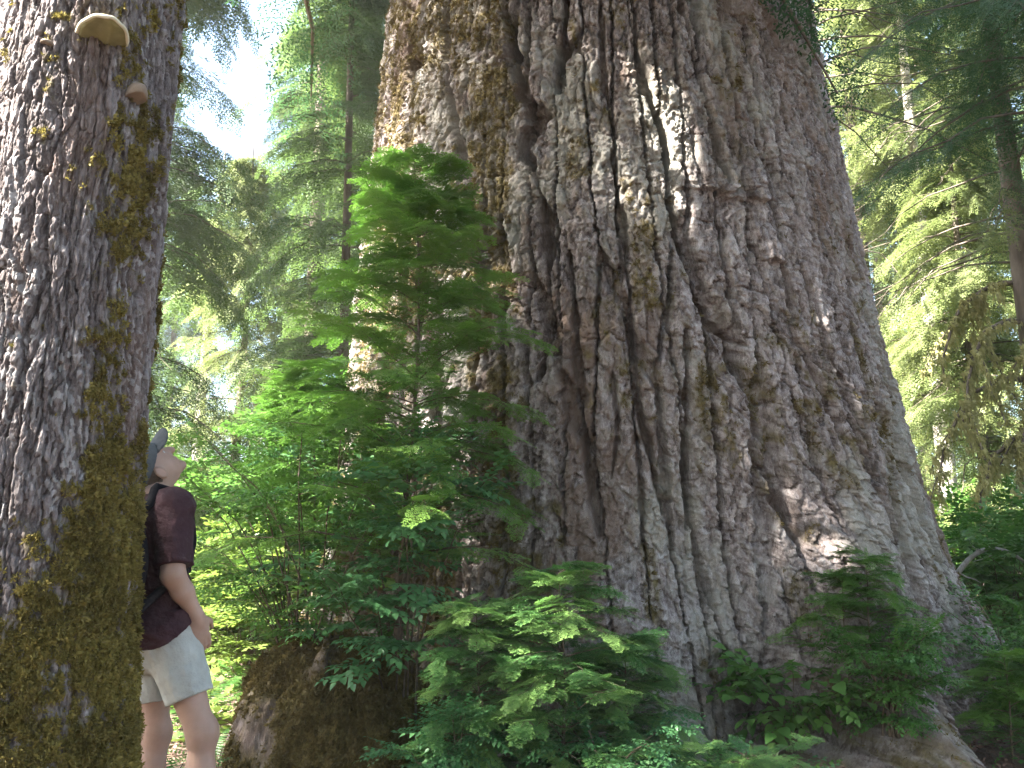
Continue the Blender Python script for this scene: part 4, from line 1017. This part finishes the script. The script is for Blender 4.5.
B = SDF(lo, hi, 0.006)
head_sdf(B)
B.cap(head - hf * 0.03 - hu * 0.05, neck0 - UP * 0.02 - Fd * 0.015, 0.053, 0.060, 0.03)
B.cap(neck0 - UP * 0.03, shR - UP * .01, 0.050, 0.045, 0.05); B.cap(neck0 - UP * 0.03, shL - UP * .01, 0.050, 0.045, 0.05)
# face
B.cap(head + hf * 0.088 + hu * 0.008, head + hf * 0.112 - hu * 0.030, 0.010, 0.015, 0.012)
B.ell(head + hf * 0.083 - hu * 0.062, HA, (0.016, 0.024, 0.012), 0.012)
B.ell(head + hf * 0.078 - hu * 0.098, HA, (0.024, 0.026, 0.020), 0.02)
B.ell(head + hf * 0.078 + hu * 0.028, HA, (0.016, 0.058, 0.012), 0.02)
for sg in (-1, 1):
    B.ell(head + hf * 0.090 + hu * 0.008 + hr * sg * 0.032, HA, (0.014, 0.016, 0.007), 0.010, True)
    B.ell(head + hr * sg * 0.078 - hu * 0.012 - hf * 0.012, HA, (0.019, 0.009, 0.033), 0.008)
    B.ell(head + hr * sg * 0.088 - hu * 0.010 - hf * 0.010, HA, (0.010, 0.006, 0.018), 0.006, True)
B.cap(head + hf * 0.098 - hu * 0.064 - hr * 0.02, head + hf * 0.098 - hu * 0.064 + hr * 0.02, 0.004, 0.004, 0.004, True)
torso_sdf(B); arms_sdf(B)
for hp, kn, an in ((hpR, knR, anR), (hpL, knL, anL)):
    B.cap(hp, kn, 0.082, 0.050, 0.04); B.ell(kn + Fd * 0.018, [Fd, Rt, UP], (0.048, 0.047, 0.06), 0.03)
    B.cap(kn, kn + (an - kn) * .3, 0.047, 0.051, 0.03); B.ell(kn + (an - kn) * .33 - Fd * 0.016, [Fd, Rt, UP], (0.044, 0.046, 0.12), 0.03)
    B.cap(kn + (an - kn) * .4, an, 0.045, 0.032, 0.03)
    B.cap(an, an + Fd * 0.15 - UP * 0.05, 0.038, 0.03, 0.03)
# hands: relaxed, fingers hanging and curling towards the front of the shorts
def hand(wr, el, inward):
    d = nrm(nrm(wr - el) * 0.75 - UP * 0.65); sd = nrm(Fd - d * (Fd @ d)); pn = np.cross(d, sd); pn = pn * (1 if pn @ inward > 0 else -1)
    pc = wr + d * 0.045
    B.cap(wr, wr + d * 0.03, 0.025, 0.026, 0.02)
    B.ell(pc + d * 0.01, [d, sd, pn], (0.052, 0.041, 0.017), 0.015)
    for i, (off, ln) in enumerate(((0.030, 0.070), (0.010, 0.078), (-0.010, 0.073), (-0.029, 0.058))):
        b = pc + d * 0.045 + sd * off; m1 = b + (d * 0.95 + pn * 0.25) * ln * 0.45; m2 = m1 + (d * .75 + pn * .6) * ln * .32; m3 = m2 + (d * .5 + pn * .8) * ln * .26
        B.cap(b, m1, 0.0095, 0.009, 0.004); B.cap(m1, m2, 0.009, 0.0083, 0.003); B.cap(m2, m3, 0.0083, 0.007, 0.003)
    t0 = wr + d * 0.022 + sd * 0.024; t1 = t0 + (sd * 0.8 + d * 0.65 + pn * .25) * 0.036; t2 = t1 + (sd * .25 + d * 0.9 + pn * .35) * 0.032
    B.cap(t0, t1, 0.0135, 0.011, 0.008); B.cap(t1, t2, 0.0108, 0.008, 0.004)
hand(wrR, elR, -Rt); hand(wrL, elL, Rt)
V, F = surface_nets(B.f, B.lo, B.h)
hiker_at = gp(pel[0], pel[1])
person = thing('person', 'person in dark maroon shirt, pale shorts and grey cap, head tipped back to look up', 'person', hiker_at)
mk('body', V - hiker_at, F, M['skin'], person, None, True)
for sg in (-1, 1):
    e = SDF(head - 0.16, head + 0.16, 0.004); e.ell(head + hf * 0.070 + hu * 0.006 + hr * sg * 0.030, HA, (0.013, 0.013, 0.010), 0.001)
    V, F = surface_nets(e.f, e.lo, e.h); mk('eye', V - hiker_at, F, M['eye'], person, None, True)
hr_ = SDF(head - 0.2, head + 0.2, 0.005); head_sdf(hr_, 0.007)
a = (hr_.X - head[0]) * hf[0] + (hr_.Y - head[1]) * hf[1] + (hr_.Z - head[2]) * hf[2]; b = (hr_.X - head[0]) * hu[0] + (hr_.Y - head[1]) * hu[1] + (hr_.Z - head[2]) * hu[2]
hr_.f = np.maximum(hr_.f + 0.003 * fbm(hr_.X * 160, hr_.Y * 160, hr_.Z * 40, 2, 801), np.maximum(a + 0.025 - np.clip(b, 0, 1) * 0.4, np.maximum(b - 0.05, -b - 0.085 - 0.3 * np.clip(-a - 0.03, 0, 1))))
V, F = surface_nets(hr_.f, hr_.lo, hr_.h); mk('hair', V - hiker_at, F, M['hair'], person, None, True)
cp = SDF(head - 0.27, head + 0.27, 0.005); head_sdf(cp, 0.016)
a = (cp.X - head[0]) * hf[0] + (cp.Y - head[1]) * hf[1] + (cp.Z - head[2]) * hf[2]; b = (cp.X - head[0]) * hu[0] + (cp.Y - head[1]) * hu[1] + (cp.Z - head[2]) * hu[2]
cp.f = np.maximum(cp.f, -(b - 0.028 + 0.22 * np.clip(-a, -0.1, 1)))
V, F = surface_nets(cp.f, cp.lo, cp.h); capo = mk('cap', V - hiker_at, F, M['cap'], person, None, True)
br = SDF(head - 0.27, head + 0.27, 0.004); bc = head + hf * 0.095 + hu * 0.046
br.ell(bc, [hf, hr, hu], (0.085, 0.078, 0.011), 0.001)
r_ = (br.X - head[0]) * hr[0] + (br.Y - head[1]) * hr[1]
br.f += 0  # curved peak: lower at both sides
b2 = (br.X - bc[0]) * hu[0] + (br.Y - bc[1]) * hu[1] + (br.Z - bc[2]) * hu[2]; a2 = (br.X - bc[0]) * hf[0] + (br.Y - bc[1]) * hf[1] + (br.Z - bc[2]) * hf[2]
br.f = np.maximum((np.sqrt((a2 / 0.075) ** 2 + (r_ / 0.070) ** 2) - 1) * 0.07, np.abs(b2 + 3.2 * r_ ** 2) - 0.004)
V, F = surface_nets(br.f, br.lo, br.h); mk('peak', V - hiker_at, F, M['cap'], capo, None, True)

# shirt: untucked, sleeves rolled above the elbow
S = SDF(lo, hi, 0.007)
torso_sdf(S, 0.016); arms_sdf(S, 0.017, 'upper')
S.cap(neck0 - UP * 0.03 - Fd * .01, shR - UP * .005, 0.066, 0.068, 0.04); S.cap(neck0 - UP * 0.03 - Fd * .01, shL - UP * .005, 0.066, 0.068, 0.04)
S.ell(pel + UP * 0.03, [Fd, Rt, UP], (0.142, 0.186, 0.14), 0.05); S.ell(pel - Fd * 0.05 + UP * 0.0, [Fd, Rt, UP], (0.125, 0.172, 0.12), 0.04)
for sh, el in ((shR, elR), (shL, elL)):
    c = sh + (el - sh) * 0.80; dd = nrm(el - sh); S.cap(c - dd * 0.018, c + dd * 0.014, 0.066, 0.066, 0.008)
S.f += 0.010 * fbm(S.X * 12, S.Y * 12, S.Z * 6, 3, 811) + 0.020 * np.abs(fbm(S.X * 7 + S.Z * 8, S.Y * 7 - S.Z * 5, S.Z * 13, 3, 812)) - 0.005
# hem: lower at the back, cut straight across the sleeves
hz = pel[2] + 0.055 - 0.10 * sst(0.06, -0.12, (S.X - pel[0]) * Fd[0] + (S.Y - pel[1]) * Fd[1])
tor = SDF(lo, hi, 0.007); torso_sdf(tor, 0.06)
clip = np.where(tor.f < 0.0, hz - S.Z, -1)
for sh, el in ((shR, elR), (shL, elL)):
    dd = nrm(el - sh); c = sh + (el - sh) * 0.87
    t = (S.X - c[0]) * dd[0] + (S.Y - c[1]) * dd[1] + (S.Z - c[2]) * dd[2]; rr = np.sqrt((S.X - c[0])**2 + (S.Y - c[1])**2 + (S.Z - c[2])**2)
    clip = np.where((rr < 0.16) & (tor.f > -0.03), np.maximum(clip, t), clip)
S.f = np.maximum(S.f, np.maximum(clip, hz - S.Z))
nd_ = np.hypot(S.X - neck0[0] + Fd[0] * .01, S.Y - neck0[1] + Fd[1] * .01)
S.f = np.maximum(S.f, np.where(nd_ < 0.10, S.Z - (neck0[2] + 0.012), -1))
V, F = surface_nets(S.f, S.lo, S.h); shirt = mk('shirt', V - hiker_at, F, M['shirt'], person, None, True)
co_ = SDF(neck0 - 0.2, neck0 + 0.2, 0.005)
for k in range(14):
    q0, q1 = k / 14 * 2 * math.pi, (k + 1) / 14 * 2 * math.pi
    pt_ = [neck0 - UP * 0.004 - Fd * 0.012 + (Fd * math.cos(q) * 0.070 + Rt * math.sin(q) * 0.072) - UP * 0.026 * math.cos(q) for q in (q0, q1)]
    co_.cap(pt_[0], pt_[1], 0.014, 0.014, 0.008)
V, F = surface_nets(co_.f, co_.lo, co_.h); mk('collar', V - hiker_at, F, M['shirt'], shirt, None, True)

# shorts
H = SDF(lo, hi, 0.006)
H.ell(pel + UP * 0.01, [Fd, Rt, UP], (0.118, 0.163, 0.125), 0.05); H.ell(pel - Fd * 0.055 - UP * 0.03, [Fd, Rt, UP], (0.098, 0.152, 0.11), 0.04)
for hp, kn in ((hpR, knR), (hpL, knL)): 
    e = hp + (kn - hp) * 0.72; H.cap(hp, e, 0.100, 0.086, 0.03)
H.f += 0.006 * fbm(H.X * 12, H.Y * 12, H.Z * 16, 3, 821) + 0.010 * np.abs(fbm(H.X * 20, H.Y * 20, H.Z * 9 + H.X * 14, 2, 822)) - 0.001
c = hpR + (knR - hpR) * 0.62; d1 = nrm(knR - hpR); t1 = (H.X - c[0]) * d1[0] + (H.Y - c[1]) * d1[1] + (H.Z - c[2]) * d1[2]
c = hpL + (knL - hpL) * 0.62; d2 = nrm(knL - hpL); t2 = (H.X - c[0]) * d2[0] + (H.Y - c[1]) * d2[1] + (H.Z - c[2]) * d2[2]
side = (H.X - pel[0]) * Rt[0] + (H.Y - pel[1]) * Rt[1]
H.f = np.maximum(H.f, np.where(side > 0, t1, t2)); H.f = np.maximum(H.f, H.Z - (pel[2] + 0.062))
V, F = surface_nets(H.f, H.lo, H.h); shorts = mk('shorts', V - hiker_at, F, M['shorts'], person, None, True)
# hem band, pocket flap
pk = SDF(pel - 0.3, pel + 0.3, 0.005)
pc = pel + Rt * 0.125 - Fd * 0.115 - UP * 0.02
pk.ell(pc, [nrm(Fd * .5 + Rt), nrm(Fd - Rt * .5), UP], (0.055, 0.042, 0.036), 0.002)
pk.f = np.maximum(pk.f, pk.Z - pc[2] - 0.02)
bl = SDF(pel - 0.3, pel + 0.3, 0.005); bl.ell(pel + UP * 0.055, [Fd, Rt, UP], (0.121, 0.164, 0.2), 0.002); bl.f = np.maximum(bl.f, np.abs(bl.Z - pel[2] - 0.060) - 0.017)
V, F = surface_nets(bl.f, bl.lo, bl.h); mk('belt', V - hiker_at, F, M['belt'], person, None, True)
for kn, an in ((knR, anR), (knL, anL)):
    s = SDF(an - 0.3, an + 0.3, 0.007); g = an - UP * 0.045
    s.cap(g - Fd * 0.03, g + Fd * 0.16 - UP * 0.012, 0.046, 0.040, 0.02); s.cap(an - UP * 0.03, an + UP * 0.03, 0.045, 0.045, 0.03)
    s.f = np.maximum(s.f, (an[2] - 0.088) - s.Z)
    V, F = surface_nets(s.f, s.lo, s.h); mk('shoe', V - hiker_at, F, M['shoe'], person, None, True)

# black daypack worn on the back
K = SDF(lo, hi, 0.007); bk = chest - Fd * 0.150 - UP * 0.10 + Rt * 0.085
K.ell(bk, [Fd, Rt, UP], (0.095, 0.168, 0.27), 0.02); K.ell(bk - UP * 0.13 - Fd * 0.03, [Fd, Rt, UP], (0.10, 0.15, 0.14), 0.05)
K.f += 0.008 * fbm(K.X * 8, K.Y * 8, K.Z * 8, 3, 831)
K.f = np.maximum(K.f, -(S.f - 0.002)[:K.f.shape[0], :K.f.shape[1], :K.f.shape[2]])
V, F = surface_nets(K.f, K.lo, K.h); pk_at = bk - UP * 0.27
pack = thing('backpack', 'black backpack worn by the hiker, partly behind the mossy trunk', 'backpack', pk_at)
mk('bag', V - pk_at, F, M['pack'], pack, None, True)
for sg in (-1, 1):
    sh = chest + UP * 0.19 + Rt * sg * 0.105
    pth = np.array([bk + Rt * sg * 0.07 + UP * 0.20 + Fd * 0.03, bk + Rt * sg * 0.08 + UP * 0.255 + Fd * .08, sh - Fd * 0.03 + UP * 0.03, sh + Fd * 0.045 + UP * 0.012, sh + Fd * 0.115 - UP * 0.05, chest + Rt * sg * 0.12 + Fd * 0.13 + UP * 0.02,
                    chest + Rt * sg * 0.15 + Fd * 0.10 - UP * 0.10, chest + Rt * sg * 0.172 + Fd * 0.0 - UP * 0.16, bk + Rt * sg * 0.13 - UP * 0.17])
    tt = np.linspace(0, len(pth) - 1, 28); pp = np.stack([np.interp(tt, np.arange(len(pth)), pth[:, k]) for k in range(3)], -1)
    V, F = tubes(pp[None], np.full((1, 28), 0.017), 8); mk('strap', V - pk_at, F, M['pack'], pack, None, True)
# ================================================================ fungi, branches, stones
def fungus(name, label, px, py, rx, ry, rz, mat, tilt, rimmat=None, rim=0.0):
    th, z, p = hit(px, py, l_cx, LC_Y, l_R); out = np.array([math.sin(th), -math.cos(th), 0]); sd = np.array([math.cos(th), math.sin(th), 0])
    up = nrm(ZUP * math.cos(tilt) + out * math.sin(tilt)); o = np.cross(sd, up); o = o if o @ out > 0 else -o
    p = p + out * 0.004
    s = SDF(p - 0.2, p + 0.2, 0.0035)
    s.ell(p, [o, sd, up], (ry, rx, rz), 0.002)
    a = sum((q - p[i]) * up[i] for i, q in enumerate((s.X, s.Y, s.Z))); b = sum((q - p[i]) * sd[i] for i, q in enumerate((s.X, s.Y, s.Z)))
    s.f += 0.005 * fbm(s.X * 22, s.Y * 22, s.Z * 22, 2, 901)
    s.f = np.maximum(s.f, -(a + 0.35 * rz + 0.004 * np.sin(b * 90)))
    V, F = surface_nets(s.f, s.lo, s.h); root = thing(name, label, 'fungus', p)
    mk('cap', V - p, F, M[mat], root, None, True)
    if rimmat:
        q = np.linspace(-math.pi / 2 * 1.02, math.pi / 2 * 1.02, 30)
        pp = p[None] + (o[None] * np.cos(q)[:, None] * ry + sd[None] * np.sin(q)[:, None] * rx) * 0.985 - up[None] * 0.10 * rz + 0.002 * np.sin(q * 9)[:, None] * up
        V, F = tubes(pp[None], np.full((1, 30), rim), 8); mk('rim', V - p, F, M[rimmat], root, None, True)
    return root
fungus('bracket_fungus', 'wide olive bracket fungus with pale rim, highest on the mossy trunk', 102, 38, 0.068, 0.105, 0.026, 'fungus', -0.12, 'fungus_rim', 0.0055)
fungus('bracket_fungus', 'small round tan bracket fungus lower on the mossy trunk, beside moss', 134, 96, 0.027, 0.050, 0.040, 'fungus_brown', -0.1)
fungus('bracket_fungus', 'tiny orange brown bracket fungus on bare bark, left of the wide olive one', 49, 45, 0.020, 0.026, 0.012, 'fungus_brown', 0.1)

def branch(name, label, cat, pts, r0, r1, mat, twigs=0, seed=0):
    rng = np.random.default_rng(seed); pts = np.array(pts); t = np.linspace(0, len(pts) - 1, 24)
    # smooth by averaging twice
    pp = np.stack([np.interp(t, np.arange(len(pts)), pts[:, k]) for k in range(3)], -1)
    for _ in range(3): pp[1:-1] = (pp[:-2] + pp[1:-1] * 2 + pp[2:]) / 4
    root = thing(name, label, cat, pts[0]); V, F = tubes((pp - pts[0])[None], np.linspace(r0, r1, 24)[None], 9)
    V = V + 0.15 * r0 * fbm(V[:, 0] * 25, V[:, 1] * 25, V[:, 2] * 25, 2, seed)[:, None]
    mk('limb', V, F, M[mat], root, None, True)
    for i in range(twigs):
        k = rng.integers(5, 22); d = nrm(rng.normal(size=3)) * rng.uniform(.15, .4); b = pp[k] - pts[0]
        x = np.linspace(0, 1, 6)[:, None]; q = b + d * x + rng.normal(0, .012, (6, 3)) * x
        V, F = tubes(q[None], np.linspace(r1 * .7, r1 * .2, 6)[None], 5); mk('twig', V, F, M[mat], root, None, True)
    return root
branch('dead_branch', 'bare grey arching branch in the shrubs at the right edge', 'branch', [P(925, 640, 9.5), P(945, 590, 9.4), P(970, 556, 9.3), P(990, 547, 9.2), P(1012, 552, 9.1), P(1040, 575, 9.0)], 0.034, 0.014, 'grey_wood', 4, 911)
s_at = np_(388, 4.35); s = SDF([-.12] * 3, [.12] * 3, 0.006); s.ell((0, 0, .02), np.eye(3), (.04, .035, .045), .01); s.f += 0.012 * fbm(s.X * 25, s.Y * 25, s.Z * 25, 3, 921)
V, F = surface_nets(s.f, s.lo, s.h); o = mk('stone', V, F, M['stone'], None, None, True); o.location = s_at; tag(o, 'small pale stone on the bare litter right of the mossy stump', 'stone')
stick = branch('fallen_stick', 'grey stick lying on the litter at the foot of the mossy stump', 'branch', [np_(285, 4.15, .05), np_(320, 4.1, .09), np_(350, 4.2, .08), np_(372, 4.35, .06)], 0.022, 0.010, 'grey_wood', 1, 912)
# forest behind and beside the camera, out of the picture: added to close the open sky in, as a wood does
for i, (x, y, rz, sc) in enumerate([(-9, -4, .3, .9), (-3.5, -8, 1.3, 1.0), (3.5, -6, 2.2, .95), (9, -4, 3.3, 1.0), (13, 3, 4.1, 1.0), (-14, -10, 5.0, 1.1), (0, -14, .7, 1.1), (8, -12, 1.9, 1.1), (16, -6, 2.8, 1.1), (18, 9, 3.9, 1.1), (-6, -16, 5.5, 1.1), (15, 16, 0.2, 1.0)]):
    copy_tree(far1 if i % 2 else far2, gp(x, y), rz, sc, 'tall conifer of the forest standing behind or beside the path, outside the view')['group'] = 'forest trees behind the path'
# the forest goes on behind the two big trunks, where the picture does not show it
for i, (x, y, rz, sc) in enumerate([(-13, 22, .5, 1.0), (-17, 28, 1.5, 1.1), (-22, 24, 2.5, 1.0), (-19, 36, 3.5, 1.1), (-26, 33, 4.5, 1.1), (-28, 44, .9, 1.2), (-34, 26, 0.2, 1.2),
                                    (0, 24, 2.9, 1.0), (4, 32, 3.9, 1.1), (-1, 38, 4.9, 1.1), (6, 44, 5.9, 1.1), (22, 24, .4, 1.1), (26, 36, 1.4, 1.1), (21, 45, 2.4, 1.2)]):
    o = copy_tree(far1 if i % 3 else far2, gp(x, y), rz, sc, 'conifer of the forest hidden from view by the two big trunks or the picture edge'); o['group'] = 'forest trees out of sight'
for i, (x, y, rz, sc) in enumerate([(-8.5, 15, .3, 1.0), (-11, 18, 1.3, 1.2), (-10, 13, 2.3, .9), (-14, 17, 3.3, 1.2), (-16, 21, 4.1, 1.2), (-8, 20, 5.2, 1.2), (0, 18, 1.1, 1.2)]):
    o = copy_tree(sh2 if i % 2 else sh1, gp(x, y), rz, sc * 1.15, 'leafy shrub hidden from view by the two big trunks'); o['group'] = 'shrubs out of sight'
# ================================================================ thin mist volume added to lift the background, standing in for glare
m, nt, out = new_mat('added_glare_haze')
pv = nt.nodes.new('ShaderNodeVolumePrincipled'); pv.inputs['Color'].default_value = (0.93, 0.96, 0.9, 1); pv.inputs['Density'].default_value = 0.0012; pv.inputs['Anisotropy'].default_value = 0.2
nt.links.new(pv.outputs[0], out.inputs['Volume'])
hv = np.array([[x, y, z] for x in (-75, 75) for y in (-35, 95) for z in (-3.5, 34)], float)
hz = mk('added_haze', hv, np.array([[0, 1, 3, 2], [4, 6, 7, 5], [0, 4, 5, 1], [2, 3, 7, 6], [0, 2, 6, 4], [1, 5, 7, 3]]), m); hz['kind'] = 'stuff'
SC.cycles.volume_bounces = 0
# ================================================================ light, sky, camera
w = bpy.data.worlds.new('World'); SC.world = w; w.use_nodes = True
nt = w.node_tree; bg = nt.nodes['Background']
sky = nt.nodes.new('ShaderNodeTexSky'); sky.sky_type = 'NISHITA'; sky.sun_disc = False
sky.sun_elevation = math.asin(SUN[2]); sky.sun_rotation = math.atan2(SUN[0], SUN[1])
sky.dust_density = 2.0
nt.links.new(sky.outputs[0], bg.inputs[0]); bg.inputs[1].default_value = 0.07
sl = bpy.data.lights.new('sun', 'SUN'); sl.energy = 5.0; sl.angle = math.radians(0.5); sl.color = (1.0, 0.95, 0.86)
so = bpy.data.objects.new('sun', sl); COL.objects.link(so); so.rotation_euler = Vector(SUN).to_track_quat('Z', 'Y').to_euler()
so.location = (-20, -10, 30)
cd = bpy.data.cameras.new('camera'); co = bpy.data.objects.new('camera', cd); COL.objects.link(co)
co.location = CAM; co.rotation_euler = (math.pi / 2 + PITCH, 0, 0)
cd.sensor_width = 36; cd.lens = FPX / 1024 * 36; cd.clip_end = 400; cd.clip_start = 0.05
SC.camera = co
vs = SC.view_settings; vs.view_transform = 'Standard'; vs.look = 'None'; vs.gamma = 1; vs.use_curve_mapping = False
vs.exposure = EXPOSURE
SC.render.engine = 'CYCLES'
cy = SC.cycles
cy.max_bounces = 7; cy.diffuse_bounces = 4; cy.transmission_bounces = 5; cy.glossy_bounces = 2; cy.transparent_max_bounces = 8
cy.caustics_reflective = False; cy.caustics_refractive = False; cy.sample_clamp_indirect = 6.0
cy.use_denoising = True; cy.denoising_prefilter = 'NONE'
